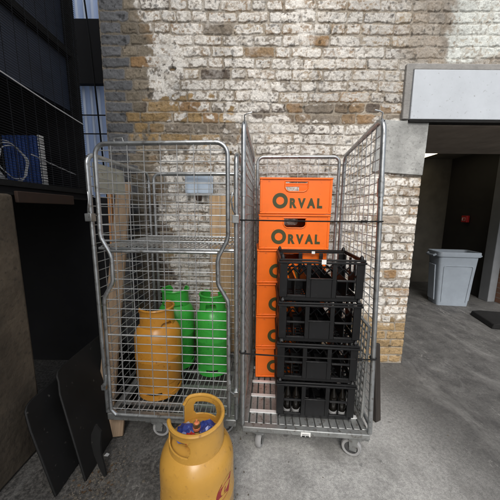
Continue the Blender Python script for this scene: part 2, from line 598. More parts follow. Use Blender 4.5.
    bc = bc * (1 - lowm) + np.array([.27, .19, .10]) * (0.75 + 0.5 * B[..., 3])[..., None] * lowm
    bc = np.where(quo[..., None], blue, bc)
    bc = bc * (0.72 + 0.6 * fine + 0.0 * mid)[..., None]
    mc = np.array([.285, .25, .20])[None, None] * (0.7 + 0.6 * fbm(U, Z, 0.15, 14, 3))[..., None]
    mc = mc * (1 - 0.35 * soot[..., None])
    base = mc * (1 - brick)[..., None] + bc * brick[..., None]
    # paint coverage: bricks keep it, joints mostly lost it; whole bricks lost it too
    lost = (B[..., 7] < 0.022) * 1.0
    partial = 0.24 * (B[..., 1] - 0.5)
    flake = 0.65 * fbm(U, Z, 0.05, 15, 5, 0.68) + 0.35 * fbm(U, Z, 0.16, 45, 3)
    edge_wear = sst(-dd, -0.001, 0.010)
    cov = paint * (0.50 + partial + 0.85 * (flake - 0.28)) * (0.40 + 0.60 * edge_wear) * (1 - 0.85 * lost)
    cov = np.maximum(cov, paint * plast * (0.35 + 0.75 * flake) * 1.1)
    crk = sst(np.abs(fbm(U, Z, 0.07, 81, 4, 0.6) - 0.5), 0.0, 0.022)
    cov = sst(cov, 0.25, 0.52) * (0.45 + 0.55 * crk)
    ff2 = fbm(U, Z, 0.02, 83, 3, 0.65)
    cov = cov * (1 - 0.8 * sst(ff2, 0.575, 0.66) * (1 - fresh))
    cov *= (1 - 0.10 * sst(fine, 0.6, 0.75))
    cov = cov * (1 - 0.62 * slurry * sst(flake, 0.36, 0.60)) * (1 - 0.35 * slurry)
    slb = (slurry * (1 - fresh) * 0.75)[..., None]
    base = base * (1 - slb) + np.array([.215, .185, .15]) * (0.75 + 0.5 * mid)[..., None] * slb
    cov = np.maximum(cov, fresh * (0.62 + 0.38 * brick) * (1 - 0.7 * sst(ff2, 0.58, 0.68)) * sst(flake + 0.12, 0.40, 0.55))
    white = np.array([.67, .645, .60])[None, None] * (0.80 + 0.34 * fbm(U, Z, 0.12, 16, 4))[..., None] * (0.93 + 0.12 * B[..., 3])[..., None]
    grw = (0.30 * sst(U + wob, 0.40, 0.95) * sst(Z, 1.98, 2.15))[..., None]
    white = white * (1 - grw)
    tanm = (sst(fbm(U, Z, 0.045, 61, 4, 0.6), 0.52, 0.70) * 0.42)[..., None]
    white = white * (1 - tanm) + np.array([.33, .285, .225]) * tanm
    greym = (sst(fbm(U, Z, 0.06, 71, 4, 0.6), 0.57, 0.72) * 0.35)[..., None]
    white = white * (1 - greym) + np.array([.44, .44, .43]) * greym
    gs = (slurry * (1 - fresh))[..., None]
    white = white * (1 - gs * 0.42) + gs * 0.42 * np.array([.36, .32, .26])
    white = white * (1 - fresh[..., None]) + fresh[..., None] * np.array([.54, .56, .53]) * (0.85 + 0.3 * flake)[..., None]
    # thin limewash haze on joints near painted bricks
    hz = (0.45 * paint * sst(flake, 0.42, 0.62))[..., None]
    base = base * (1 - hz) + white * 0.8 * hz
    col = base * (1 - cov[..., None]) + white * cov[..., None]
    # dark soot pits and stains with a shape of their own, then painted shade
    pit = sst(fbm(U, Z, 0.03, 18, 3), 0.70, 0.80) * (1 - fresh)
    col = col * (1 - 0.55 * pit)[..., None]
    painted_shade = sst(-U + wob, 0.66, 0.80) * sst(-Z + 0.8 * wob, -1.72, -1.50)  # shade behind the left cage, painted into the wall colour
    col = col * (1 - 0.45 * painted_shade)[..., None]
    stain = sst(fbm(U, Z, 0.35, 19, 4, 0.6, 0.6), 0.56, 0.75)
    col = col * (1 - 0.22 * stain)[..., None]
    hole = np.exp(-(((U + 0.585) / 0.035) ** 2 + ((Z - 2.335) / 0.018) ** 2) + 1.5 * (fine - 0.5))
    hole = sst(hole, 0.35, 0.7)
    h = h - 0.02 * hole
    col = col * (1 - 0.6 * hole)[..., None]
    h = h + cov * 0.0014
    # --- mesh
    nu, nz = U.shape
    co = np.stack([U, WY - h, Z], -1).reshape(-1, 3)
    keep = ~((U > DOOR_L) & (Z < DOOR_T))
    keepc = keep[:-1, :-1] | keep[1:, :-1] | keep[:-1, 1:] | keep[1:, 1:]
    full = (keep[:-1, :-1] & keep[1:, :-1] & keep[:-1, 1:] & keep[1:, 1:])
    idx = np.arange(nu * nz).reshape(nu, nz)
    q = np.stack([idx[:-1, :-1], idx[1:, :-1], idx[1:, 1:], idx[:-1, 1:]], -1)[full]
    used = np.zeros(nu * nz, bool)
    used[q.ravel()] = True
    remap = np.cumsum(used) - 1
    q = remap[q].astype(np.int32)
    co = co[used]
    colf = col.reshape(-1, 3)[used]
    me = bpy.data.meshes.new('brick_face')
    me.vertices.add(len(co))
    me.vertices.foreach_set('co', co.astype(np.float32).ravel())
    me.loops.add(q.size)
    me.loops.foreach_set('vertex_index', q.ravel())
    me.polygons.add(len(q))
    me.polygons.foreach_set('loop_start', np.arange(0, q.size, 4, dtype=np.int32))
    me.polygons.foreach_set('loop_total', np.full(len(q), 4, dtype=np.int32))
    me.polygons.foreach_set('use_smooth', np.ones(len(q), bool))
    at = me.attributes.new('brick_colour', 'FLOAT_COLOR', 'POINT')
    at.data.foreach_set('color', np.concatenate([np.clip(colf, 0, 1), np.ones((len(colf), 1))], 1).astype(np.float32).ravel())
    me.update(calc_edges=True)
    m = bpy.data.materials.new('old_part_painted_brick')
    m.use_nodes = True
    nt = m.node_tree
    b = nt.nodes['Principled BSDF']
    b.inputs['Roughness'].default_value = 0.88
    b.inputs['Specular IOR Level'].default_value = 0.3
    a = nt.nodes.new('ShaderNodeAttribute')
    a.attribute_name = 'brick_colour'
    geo = nt.nodes.new('ShaderNodeNewGeometry')
    n1 = nt.nodes.new('ShaderNodeTexNoise')
    n1.inputs['Scale'].default_value = 140
    n1.inputs['Detail'].default_value = 5
    n1.inputs['Roughness'].default_value = 0.7
    nt.links.new(geo.outputs['Position'], n1.inputs['Vector'])
    rp = nt.nodes.new('ShaderNodeMapRange')
    rp.inputs['From Min'].default_value = 0.3
    rp.inputs['From Max'].default_value = 0.7
    rp.inputs['To Min'].default_value = 0.70
    rp.inputs['To Max'].default_value = 1.25
    nt.links.new(n1.outputs['Fac'], rp.inputs['Value'])
    mx = nt.nodes.new('ShaderNodeMix')
    mx.data_type = 'RGBA'
    mx.blend_type = 'MULTIPLY'
    mx.inputs[0].default_value = 1
    nt.links.new(a.outputs['Color'], mx.inputs[6])
    nt.links.new(rp.outputs[0], mx.inputs[7])
    nt.links.new(mx.outputs[2], b.inputs['Base Color'])
    bp = nt.nodes.new('ShaderNodeBump')
    bp.inputs['Strength'].default_value = 0.5
    bp.inputs['Distance'].default_value = 0.004
    nt.links.new(n1.outputs['Fac'], bp.inputs['Height'])
    nt.links.new(bp.outputs[0], b.inputs['Normal'])
    me.materials.append(m)
    o = bpy.data.objects.new('brick_face', me)
    COL.objects.link(o)
    o.parent = parent


def brick_mat(name, c1, c2, mortar):
    m = mat(name, c1, 0.9)
    nt = m.node_tree
    tc = nt.nodes.new('ShaderNodeTexCoord')
    mp = nt.nodes.new('ShaderNodeMapping')
    mp.inputs['Rotation'].default_value = (R(90), 0, 0)
    bt = nt.nodes.new('ShaderNodeTexBrick')
    bt.inputs['Scale'].default_value = 1
    bt.inputs['Brick Width'].default_value = 0.225
    bt.inputs['Row Height'].default_value = 0.075
    bt.inputs['Mortar Size'].default_value = 0.006
    bt.inputs['Color1'].default_value = (*c1, 1)
    bt.inputs['Color2'].default_value = (*c2, 1)
    bt.inputs['Mortar'].default_value = (*mortar, 1)
    nt.links.new(tc.outputs['Object'], mp.inputs[0])
    nt.links.new(mp.outputs[0], bt.inputs[0])
    nt.links.new(bt.outputs[0], nt.nodes['Principled BSDF'].inputs['Base Color'])
    return m


M['brick2'] = brick_mat('brown_passage_brick', (0.20, 0.10, 0.06), (0.15, 0.085, 0.055), (0.2, 0.18, 0.15))
M['brickcore'] = brick_mat('stock_brick_core', (0.25, 0.17, 0.09), (0.2, 0.16, 0.12), (0.2, 0.18, 0.15))

wall = thing('brick_wall', 'old brick wall with flaking white paint and blue brick corner behind the cages', 'wall', (0, 0, 0))
wall_sheet(wall)
c = MB()
c.box(X0 + 0.004, DOOR_L - 0.004, WY + 0.012, WY + 0.95, 0, 1.985)
c.box(X0 + 0.004, X1, WY + 0.012, WY + 0.95, 1.995, ZT)
c.build('wall_core', M['brickcore'], wall)
# cement surround, white lintel beam and concrete padstone built into the wall
c = MB()
out = [(1.126, 1.992), (1.176, 1.992), (1.176, 2.330), (X1, 2.330), (X1, 2.372), (1.126, 2.372)]
c.prism(out, 0.05, Matrix.Translation((0, WY + 0.02, 0)) @ Matrix.Rotation(R(90), 4, 'X'))
c.build('cement_surround', M['render'], wall, bevel=0.006)
c = MB()
c.box(1.179, X1, WY - 0.038, WY + 0.9, 1.990, 2.327)
c.build('lintel_beam', M['beam'], wall, bevel=0.004)
c = MB()
c.box(1.176, X1, WY - 0.034, WY + 0.88, 1.972, 1.987)
c.build('lintel_plate', M['rubber_b'], wall)
c = MB()
px = [(0.942, 1.615), (1.10, 1.603), (1.21, 1.596), (1.330, 1.590), (1.334, 1.80), (1.336, 1.988), (1.12, 1.986), (0.945, 1.994), (0.948, 1.8)]
c.prism(px, 0.045, Matrix.Translation((0, WY + 0.025, 0)) @ Matrix.Rotation(R(90), 4, 'X'))
c.build('padstone', M['concrete'], wall, bevel=0.004)

# ------------------------------------------------------------------ the passage through the doorway
pw = thing('passage_wall', 'dark painted passage walls and low ceiling inside the doorway', 'wall', (0, 0, 0))
c = MB()
c.box(1.1, 3.72, 4.66, 4.8, 0, 2.6)
c.build('back_wall', M['darkbrown'], pw)
c = MB()
c.box(3.60, 3.72, 3.74, 4.655, 0, 2.6)
c.build('side_wall', M['passwall'], pw)
c = MB()
c.box(1.1, 1.3, 2.975, 4.655, 0, 2.6)
c.build('side_wall', M['passwall'], pw)
c = MB()
c.box(1.305, 4.8, 2.975, 4.655, 2.26, 2.6)
c.build('ceiling', M['darkbrown'], pw)
c = MB()
c.box(1.36, 4.8, WY + 0.90, WY + 0.97, 1.975, 2.255)
c.box(1.36, X1, WY + 0.02, WY + 0.895, 1.962, 1.970)
c.build('soffit', M['soffit'], pw)
for x in (2.2, 2.75):
    c = MB()
    c.box(x, x + 0.012, 4.648, 4.66, 0.02, 2.25)
    c.build('cover_strip', M['soffit'], pw)
col_ = MB()
col_.box(3.55, 3.66, 3.58, 3.735, 0, 2.255)
tag(col_.build('column', M['column'], bevel=0.006), 'grey painted steel column beside the blue-grey bin', 'column')
c = MB()
c.box(3.665, 5.2, 3.50, 3.72, 0, 2.255)
tag(c.build('brick_pier', M['brick2'], bevel=0.004), 'brown brick pier to the right of the grey column', 'wall')
lt = thing('ceiling_light', 'lit strip light under the passage ceiling', 'light', (2.80, 4.22, 2.256))
c = MB()
c.box(-0.12, 0.12, -0.38, 0.40, -0.018, 0)
c.build('housing', M['palepipe'], lt)
c = MB()
c.box(-0.10, 0.10, -0.36, 0.38, -0.04, -0.019)
c.build('diffuser', M['lamp'], lt, bevel=0.006)
cp = thing('call_point', 'small red fire alarm call point on the black passage wall', 'alarm', (3.598, 4.188, 1.212), R(-90))
c = MB()
c.box(-0.055, 0.055, -0.05, 0, -0.055, 0.055)
c.build('body', M['redbox'], cp, bevel=0.008)
c = MB()
c.box(-0.034, 0.030, -0.053, -0.0505, -0.026, 0.022)
c.build('face_plate', M['white_lbl'], cp, bevel=0.002)
c = MB()
c.box(-0.010, 0.026, -0.0555, -0.0535, -0.022, 0.018)
c.build('press_panel', M['redbox'], cp)


# --- slim bin
def make_bin():
    t = thing('waste_bin', 'blue-grey slim plastic bin with rounded rim standing inside the doorway', 'bin', (2.90, 3.52, 0), R(-7))
    def ring(w, d, r, z): return [(x, y, z) for x, y in rrect(-w / 2, w / 2, -d / 2, d / 2, r, 4)]
    levels = [(0.40, 0.23, 0.03, 0.0), (0.41, 0.235, 0.035, 0.02), (0.50, 0.285, 0.04, 0.70), (0.50, 0.285, 0.04, 0.705), (0.545, 0.32, 0.05, 0.71), (0.55, 0.325, 0.05, 0.765), (0.54, 0.315, 0.05, 0.775), (0.52, 0.30, 0.045, 0.77), (0.495, 0.275, 0.04, 0.70), (0.40, 0.22, 0.03, 0.03)]
    vs, fs = [], []
    for L_ in levels:
        vs += ring(*L_)
    n = len(vs) // len(levels)
    for i in range(len(levels) - 1):
        for k in range(n):
            fs.append((i * n + k, i * n + (k + 1) % n, (i + 1) * n + (k + 1) % n, (i + 1) * n + k))
    fs.append(tuple(range(n))[::-1])
    fs.append(tuple((len(levels) - 1) * n + k for k in range(n)))
    MB().add(vs, fs, True).build('body', M['bin'], t, angle=35)
    # raised front panel outline
    p = MB()
    def fp(x, z): return (x * (0.41 + 0.09 * z / 0.7) / 0.5, -(0.235 + 0.05 * z / 0.7) / 2 - 0.003, z)
    o = [(-0.19, 0.06)] + [(-0.19, 0.50)] + arc(-0.16, 0.55, 0.03, 180, 90, 4) + arc(0.16, 0.55, 0.03, 90, 0, 4) + [(0.19, 0.06)]
    p.tube([fp(*q) for q in o], 0.006, 6)
    p.build('front_ribs', M['bin'], t)
    for s in (-1, 1):
        h = MB()
        h.tube([(s * 0.275, -0.09, 0.735), (s * 0.30, -0.085, 0.72), (s * 0.305, 0, 0.715), (s * 0.30, 0.085, 0.72), (s * 0.275, 0.09, 0.735)], 0.016, 8)
        h.build('handle', M['bin'], t)
    for s in (-1, 1):
        v = MB()
        v.box(s * 0.222 - 0.008, s * 0.222 + 0.008, -0.075, 0.075, 0.08, 0.60, Matrix.Rotation(R(s * 3.6), 4, 'Y'))
        v.build('side_channel', M['bin'], t, bevel=0.006)


make_bin()
c = MB()
c.prism([(0, 0), (0.02, 0.055), (0.10, 0.07), (0.5, 0.07), (0.62, 0.0)], 0.42, Matrix.Translation((2.87, 3.10, 0.002)) @ Matrix.Rotation(R(-14), 4, 'Z') @ Matrix.Rotation(R(90), 4, 'X'))
tag(c.build('rubber_ramp', M['rubber_b'], bevel=0.008), 'low black rubber ramp on the ground by the right edge', 'ramp')


# ------------------------------------------------------------------ left: raised mesh cage, its recess and the pale sheeting behind
def rail(pts, r, n=6): return MB().tube(pts, r, n)


LX = -1.20
pil = MB()
pil.box(-1.9, -1.15, -6.5, 1.238, 0, 1.375)  # carried on unseen behind the camera to block light from the left
tag(pil.build('concrete_pillar', M['browncon'], bevel=0.015), 'stained brown concrete pillar at the left edge under the mesh enclosure', 'wall')
rw = thing('recess_wall', 'black walls of the dark recess under the mesh enclosure', 'wall')
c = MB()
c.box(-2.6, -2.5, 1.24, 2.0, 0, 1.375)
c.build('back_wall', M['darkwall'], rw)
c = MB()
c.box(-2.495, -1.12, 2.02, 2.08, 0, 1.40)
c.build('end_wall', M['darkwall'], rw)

enc = thing('mesh_enclosure', 'black raised mesh enclosure with fine wire panels at the upper left', 'enclosure')  # stretched back and up out of view to block the left sky
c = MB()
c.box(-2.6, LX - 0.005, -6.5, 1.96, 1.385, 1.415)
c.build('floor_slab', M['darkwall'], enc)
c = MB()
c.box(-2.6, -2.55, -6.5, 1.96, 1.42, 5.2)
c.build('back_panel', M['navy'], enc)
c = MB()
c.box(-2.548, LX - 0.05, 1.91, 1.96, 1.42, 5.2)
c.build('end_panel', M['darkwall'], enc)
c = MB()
c.box(-2.6, LX + 0.01, -6.5, 1.98, 5.205, 5.25)  # unseen roof, added to keep the enclosure and recess dark
c.build('shade_roof', M['darkwall'], enc)
c = MB()
c.box(LX - 0.03, LX + 0.03, -6.5, 1.90, 1.372, 1.384)
c.box(LX - 0.03, LX + 0.006, -6.5, 1.90, 1.417, 1.447)
c.box(LX - 0.05, LX - 0.012, -6.5, 1.9, 2.315, 2.355)
c.build('edge_rail', M['rubber_b'], enc)
for y in (0.2, 1.88):
    c = MB()
    c.box(LX - 0.05, LX - 0.004, y - 0.025, y + 0.025, 1.448, 5.2)
    c.build('post', M['rubber_b'], enc)
# fine welded mesh
c = MB()
z = 1.452
while z < 3.9:
    c.tube([(LX + 0.006, -1.0, z), (LX + 0.006, 1.9, z)], 0.0017, 3, False)
    z += 0.0127
c.build('mesh_wire', M['wire_dark'], enc)
c = MB()
y = -0.95
while y < 1.9:
    c.tube([(LX + 0.002, y, 1.45), (LX + 0.002, y, 3.9)], 0.002, 3, False)
    y += 0.0762
c.build('mesh_upright', M['wire_dark'], enc)
# navy panels behind the upper part of the mesh
c = MB()
c.box(LX - 0.075, LX - 0.055, -6.4, 1.86, 1.98, 2.31)
c.box(LX - 0.075, LX - 0.055, -6.4, 1.86, 2.36, 5.2)
c.build('infill_panel', M['navy'], enc)
# thin cables along the mesh
cb = rail([(LX + 0.016, 0.2, 2.05), (LX + 0.016, 1.3, 1.944), (LX + 0.016, 1.6, 1.915), (LX + 0.016, 1.87, 1.898)], 0.0032)
tag(cb.build('cable', M['palepipe']), 'upper pale cable strung along the black mesh', 'cable', 'pale cables on the mesh enclosure')
cb = rail([(LX - 0.06, 1.50, 1.615), (LX - 0.06, 1.66, 1.585), (LX - 0.06, 1.86, 1.553)], 0.0035)
tag(cb.build('cable', M['palepipe']), 'lower pale cable running right from the blue sheet behind the mesh', 'cable', 'pale cables on the mesh enclosure')
# coil of pale cable, blue sheet with white edge
co_ = MB()
for k, (r_, dx) in enumerate(((0.100, 0), (0.086, 0.02), (0.112, -0.015))):
    co_.tube([(LX - 0.11 + dx + 0.006 * math.sin(5 * a), 1.42 + r_ * math.cos(a), 1.555 + r_ * math.sin(a)) for a in [2 * PI * i / 40 for i in range(41)]], 0.0026, 6)
tag(co_.build('cable_coil', M['palepipe']), 'coil of pale cable hanging behind the black mesh', 'cable coil')
bl = thing('blue_crate', 'blue plastic crate with a white ribbed edge standing behind the mesh', 'crate', (LX - 0.24, 1.64, 1.418))
c = MB()
for i in range(9):
    c.box(-0.11 + i * 0.024, -0.094 + i * 0.024, 0, 0.016, 0, 0.34)
c.box(-0.12, 0.11, 0.018, 0.028, 0, 0.34)
c.box(-0.12, 0.11, 0.0, 0.16, -0.0, 0.01)
c.build('side', M['blue'], bl, bevel=0.002)
c = MB()
for i in range(19):
    c.box(0.112, 0.128, -0.004, 0.03, 0.004 + i * 0.018, 0.018 + i * 0.018)
c.build('ribbed_edge', M['white_lbl'], bl, bevel=0.002)
c = MB()
c.box(-0.02, 0.02, -0.015, 0.015, 0, 0.17, Matrix.Translation((LX - 0.13, 1.40, 1.42)) @ Matrix.Rotation(R(38), 4, 'X'))
tag(c.build('plastic_offcut', M['palepipe'], bevel=0.003), 'pale plastic offcut lying below the cable coil', 'offcut')
c = MB()
c.box(LX + 0.032, LX + 0.05, 1.26, 1.66, 1.335, 1.392)
tag(c.build('timber_batten', M['bracket'], bevel=0.003), 'rusty brown batten under the mesh enclosure edge', 'batten')

# pale corrugated sheeting seen past the wall end
cs = MB()
vs, fs = [], []
n = 300
xa, xb = -3.2, -0.6
for i in range(n * 2 + 1):
    x = xa + (xb - xa) * i / (n * 2)
    yv = 3.08 + 0.036 * max(-0.8, min(0.8, 1.5 * math.sin(2 * PI * x / 0.085)))
    vs += [(x, yv, 0), (x, yv, 4.6)]
for i in range(n * 2):
    fs.append((2 * i, 2 * i + 2, 2 * i + 3, 2 * i + 1))
cs.add(vs, fs, True)
fence = thing('corrugated_fence', 'pale blue corrugated sheet fence seen past the end of the brick wall', 'fence')
sh = cs.build('sheet', M['corr'], fence)
c = MB()
c.box(-2.2, -1.3, 2.96, 3.02, 2.665, 3.29)
c.build('black_panel', M['darkwall'], fence)
c = MB()
for z in (2.16, 2.36):
    c.box(-2.2, -1.3, 3.025, 3.031, z, z + 0.012)
c.build('rail', M['rubber_b'], fence)
c = MB()
c.tube([(-1.60, 2.86, 1.2), (-1.66, 2.86, 3.0), (-1.74, 2.86, 4.2)], 0.008, 6)
tag(c.build('pole', M['rubber_b']), 'thin leaning black pole in front of the pale corrugated fence', 'pole')


# leaning black sheets in the recess
def lean_sheet(label, y0, y1, xb_, xt, h, skew):
    """sheet standing parallel to the left wall and leaning on it; slanted near edge, rounded top corner"""
    ang = math.atan2(xb_ - xt, h)
    L_ = math.hypot(xb_ - xt, h)
    w = y1 - y0
    k = skew / L_
    o = [(0, 0), (w, 0), (w, L_)]
    a = [(skew + 0.075, L_), (skew + 0.045, L_ - 0.002), (skew + 0.02, L_ - 0.010), (skew + 0.002, L_ - 0.028), (skew - 0.008 , L_ - 0.055), (skew - k * 0.11, L_ - 0.11)]
    o = [(p, q) for p, q in o + a]
    mt = Matrix.Translation((xb_, y0, 0.001)) @ Matrix.Rotation(-ang, 4, 'Y') @ Matrix.Rotation(R(90), 4, 'Z') @ Matrix.Rotation(R(90), 4, 'X')
    c = MB().prism(o, 0.012, mt)
    return tag(c.build('plastic_sheet', M['blackpanel'], bevel=0.005), label, 'plastic sheet', 'black sheets leaning in the recess')


lean_sheet('nearer and lower black plastic sheet leaning against the brown pillar', 0.955, 1.60, -0.885, -1.085, 0.368, 0.10)
lean_sheet('taller black plastic sheet leaning behind the lower one beside the cage', 1.02, 1.80, -0.79, -1.055, 0.435, 0.20)
c = MB()
pts = [(-0.787, 1.13, 0.213), (-0.801, 1.114, 0.17), (-0.796, 1.102, 0.136), (-0.774, 1.083, 0.087), (-0.741, 1.063, 0.035), (-0.71, 1.047, 0.002), (-0.701, 1.05, 0.005), (-0.717, 1.066, 0.044), (-0.738, 1.083, 0.087), (-0.751, 1.102, 0.137), (-0.752, 1.119, 0.183)]
n = len(pts)
c.add(pts + [(x + 0.002, y + 0.008, z) for x, y, z in pts], [tuple(range(n)), tuple(range(2 * n - 1, n - 1, -1))] + [((k + 1) % n, k, n + k, n + (k + 1) % n) for k in range(n)])
o = c.build('rubber_strip', M['blackpanel'])
tag(o, 'curved black rubber offcut standing beside the wooden plank foot', 'rubber strip')


# boards behind / beside the left cage
def board(name, label, cat, p_bot, p_top, w, t, m, yaw=0.0, z0=0.0):
    b, tp = Vector(p_bot), Vector(p_top)
    zax = (tp - b)
    L_ = zax.length
    zax.normalize()
    xax = Vector((math.cos(yaw), math.sin(yaw), 0))
    xax = (xax - zax * xax.dot(zax)).normalized()
    yax = zax.cross(xax)
    mt = Matrix.Translation(b) @ Matrix((xax, yax, zax)).transposed().to_4x4()
    o = MB().box(-w / 2, w / 2, -t / 2, t / 2, 0, L_).build(name, m, bevel=0.002)
    o.matrix_world = mt
    return tag(o, label, cat)


board('plywood_board', 'tall weathered plywood board leaning outside the left side of the left cage', 'board', (-0.885, 1.36, 0.004), (-0.925, 1.88, 1.50), 0.115, 0.018, M['ply'], R(-12))
board('timber_batten', 'narrow orange-brown batten standing behind the weathered plywood board', 'batten', (-1.075, 1.90, 0.004), (-1.075, 1.955, 1.45), 0.028, 0.03, M['orangewood'])
board('board_foot', 'foot of the weathered plywood board, built as a separate piece under the front left corner of the left cage', 'offcut', (-0.775, 1.268, 0.004), (-0.79, 1.34, 0.112), 0.095, 0.018, M['ply'])  # lower end of the plywood board, added as a piece of its own
board('pine_board', 'pale pine board leaning on the brick wall behind the left cage', 'board', (-0.215, 1.945, 0.004), (-0.205, 1.99, 1.425), 0.225, 0.02, M['pine'])
c = MB()
c.box(-0.502, -0.290, 1.972, 1.984, 1.437, 1.595)
c.box(-0.42, -0.37, 1.985, 2.02, 1.50, 1.54)
tag(c.build('metal_plate', M['plaque'], bevel=0.003), 'pale blue metal plate fixed to the brick wall behind the left cage', 'plate')
c = MB()
c.box(-0.425, -0.385, 1.985, 2.02, 1.385, 1.425)
tag(c.build('wall_bracket', M['bracket'], bevel=0.003), 'small rusty bracket under the pale blue plate', 'bracket')
board('timber_plank', 'short dark stained plank standing on end beside the right side of the right cage', 'plank', (0.812, 1.40, 0.003), (0.785, 1.44, 0.50), 0.045, 0.02, M['darkwood'], R(25))


# ------------------------------------------------------------------ roll cages
def upanel_path(w, z0, z1, r=0.05):
    """inverted U in (s, z)"""
    return [(0, z0)] + arc(r, z1 - r, r, 180, 90, 6) + arc(w - r, z1 - r, r, 90, 0, 6) + [(w, z0)]


def wire_grid(mb, f, w, z0, z1, ds, dz, r, s0=0.0):
    """f maps (s, z, off) to a point; uprights and cross wires offset so that they touch, not overlap"""
    nz = int(round((z1 - z0) / dz))
    ns = int(round((w - 2 * s0) / ds))
    for i in range(nz + 1):
        zz = z0 + (z1 - z0) * i / nz
        mb.tube([f(s0, zz + random.uniform(-.0018, .0018), r), f(w * random.uniform(.35, .65), zz + random.uniform(-.0025, .0025), r * random.uniform(.4, 1.3)), f(w - s0, zz + random.uniform(-.0018, .0018), r)], r, 5, False)
    for i in range(1, ns):
        ss = s0 + (w - 2 * s0) * i / ns
        zm = z0 + (z1 - z0) * random.uniform(.3, .7)
        mb.tube([f(ss + random.uniform(-.002, .002), z0, -r), f(ss + random.uniform(-.003, .003), zm, -r * random.uniform(.6, 1.4)), f(ss + random.uniform(-.002, .002), z1, -r)], r, 5, False)


def castor(parent, x, y, ang, zt):
    """swivel castor with fork; the wheel is a sub-part"""
    mt = Matrix.Translation((x, y, 0)) @ Matrix.Rotation(ang, 4, 'Z')
    f = MB()
    f.box(-0.045, 0.045, -0.04, 0.04, zt - 0.006, zt, mt)
    f.lathe([(0.0, zt - 0.03), (0.028, zt - 0.03), (0.03, zt - 0.0065)], 16, mt)
    for s in (-1, 1):
        o = [(-0.022, 0.0), (0.022, 0.0)] + [(0.03, zt - 0.075), (0.012, zt - 0.03), (-0.028, zt - 0.03)]
        o = [(0.035 + a * 0.8 - 0.01, 0.042 + b_ * 0.9) for a, b_ in o]
        mm = mt @ Matrix.Translation((0, s * 0.021 + 0.0015, 0)) @ Matrix.Rotation(R(90), 4, 'X')
        f.prism(o, 0.003, mm)
    fo = f.build('castor', M['zinc_dull'], parent)
    w = MB()
    mw = mt @ Matrix.Translation((0.035, 0, 0.052)) @ Matrix.Rotation(R(90), 4, 'X')
    w.lathe([(0.034, -0.015), (0.046, -0.016), (0.051, -0.010), (0.052, 0), (0.051, 0.010), (0.046, 0.016), (0.034, 0.015)], 28, mw)
    wo_ = w.build('wheel', M['rubber'], fo)
    h = MB()
    h.lathe([(0.0, -0.017), (0.010, -0.017), (0.012, -0.009), (0.035, -0.008), (0.035, 0.008), (0.012, 0.009), (0.010, 0.017), (0.0, 0.017)], 24, mw)
    h.build('wheel_hub', M['hub'], fo)


def cage_common(t, W, D, HS, HB, zd, dz, ds, tr=0.0115, bh=0.045, lean=0.0):
    def bend(x, y, z):
        return x - (lean * max(0, z - zd) / (HS - zd) * (1 - y / D) if x > W / 2 else 0)

    # base
    b = MB()
    b.box(0.0, W, 0.0, 0.032, zd - bh, zd - 0.004)
    b.box(0.0, W, D - 0.032, D, zd - bh, zd - 0.004)
    b.box(0.0, 0.030, 0.033, D - 0.033, zd - bh, zd - 0.004)
    b.box(W - 0.030, W, 0.033, D - 0.033, zd - bh, zd - 0.004)
    b.build('base_frame', M['zinc_dull'], t, bevel=0.004)
    # side panels
    for x in (0.0, W):
        fr = MB()
        P_ = upanel_path(D - 2 * tr, zd + 0.0, HS, 0.055)
        P2 = []
        for (s0_, z0_), (s1_, z1_) in zip(P_[:-1], P_[1:]):
            P2.append((s0_, z0_))
        P2.append(P_[-1])
        fr.tube([(bend(x, tr + s, z), tr + s, z) for s, z in P2], tr, 10)
        for zz in (zd + 0.03,):
            fr.tube([(x, 2 * tr, zz), (x, D - 2 * tr, zz)], 0.007, 8)
        so = fr.build('side_panel', M['zinc'], t)
        wm = MB()
        wire_grid(wm, lambda s, z, o_: (bend(x, tr + s, z) + o_, tr + s, z), D - 2 * tr, zd + 0.05, HS - 0.012, ds, dz, 0.0024, 0.0)
        wm.build('wire_mesh', M['wire'], so)
    fr = MB()
    y = D + 0.012
    fr.tube([(0.03 + s, y, z) for s, z in upanel_path(W - 0.06, zd, HB, 0.045)], tr, 10)
    so = fr.build('back_panel', M['zinc'], t)
    wm = MB()
    wire_grid(wm, lambda s, z, o_: (0.03 + s, y + o_, z), W - 0.06, zd + 0.05, HB - 0.012, ds, dz, 0.0022)
    wm.build('wire_mesh', M['wire'], so)


# ---- right cage, open at the front
RW, RD, RZ = 0.655, 0.77, 0.185
RA = R(-4.0)
RLEAN = 0.060
rc = thing('roll_cage', 'open fronted steel roll cage holding the orange and black crates', 'roll cage', (-0.033, 1.160, 0), RA, 'steel roll cages')
cage_common(rc, RW, RD, 1.70, 1.70, RZ, 0.05, 0.075, bh=0.034, lean=0.060)
dk = MB()
nsl = 15
for i in range(nsl):
    x = 0.034 + (RW - 0.068) * (i + 0.5) / nsl
    dk.box(x - 0.0165, x + 0.0165, 0.034, RD - 0.034, RZ - 0.020, RZ - 0.006)
dk.build('deck', M['zinc_dull'], rc, bevel=0.003)
dk = MB()
for y in (0.10, 0.225, 0.35, 0.50, 0.65):
    dk.box(0.032, RW - 0.032, y, y + 0.022, RZ - 0.0055, RZ + 0.0)
dk.build('deck_strip', mat('bright_zinc_strip', (0.72, 0.73, 0.73), 0.45, 0.3, 0.15, 20), rc, bevel=0.001)
castor(rc, 0.085, 0.045, R(75), RZ - 0.035)
castor(rc, RW - 0.035, 0.05, R(160), RZ - 0.035)
castor(rc, 0.08, RD - 0.08, R(40), RZ - 0.035)
castor(rc, RW - 0.08, RD - 0.08, R(10), RZ - 0.035)
lb = MB()
lb.box(0.305, 0.355, -0.004, -0.001, RZ - 0.034, RZ - 0.010)
lb.build('label_tag', M['white_lbl'], rc)
lb = MB()
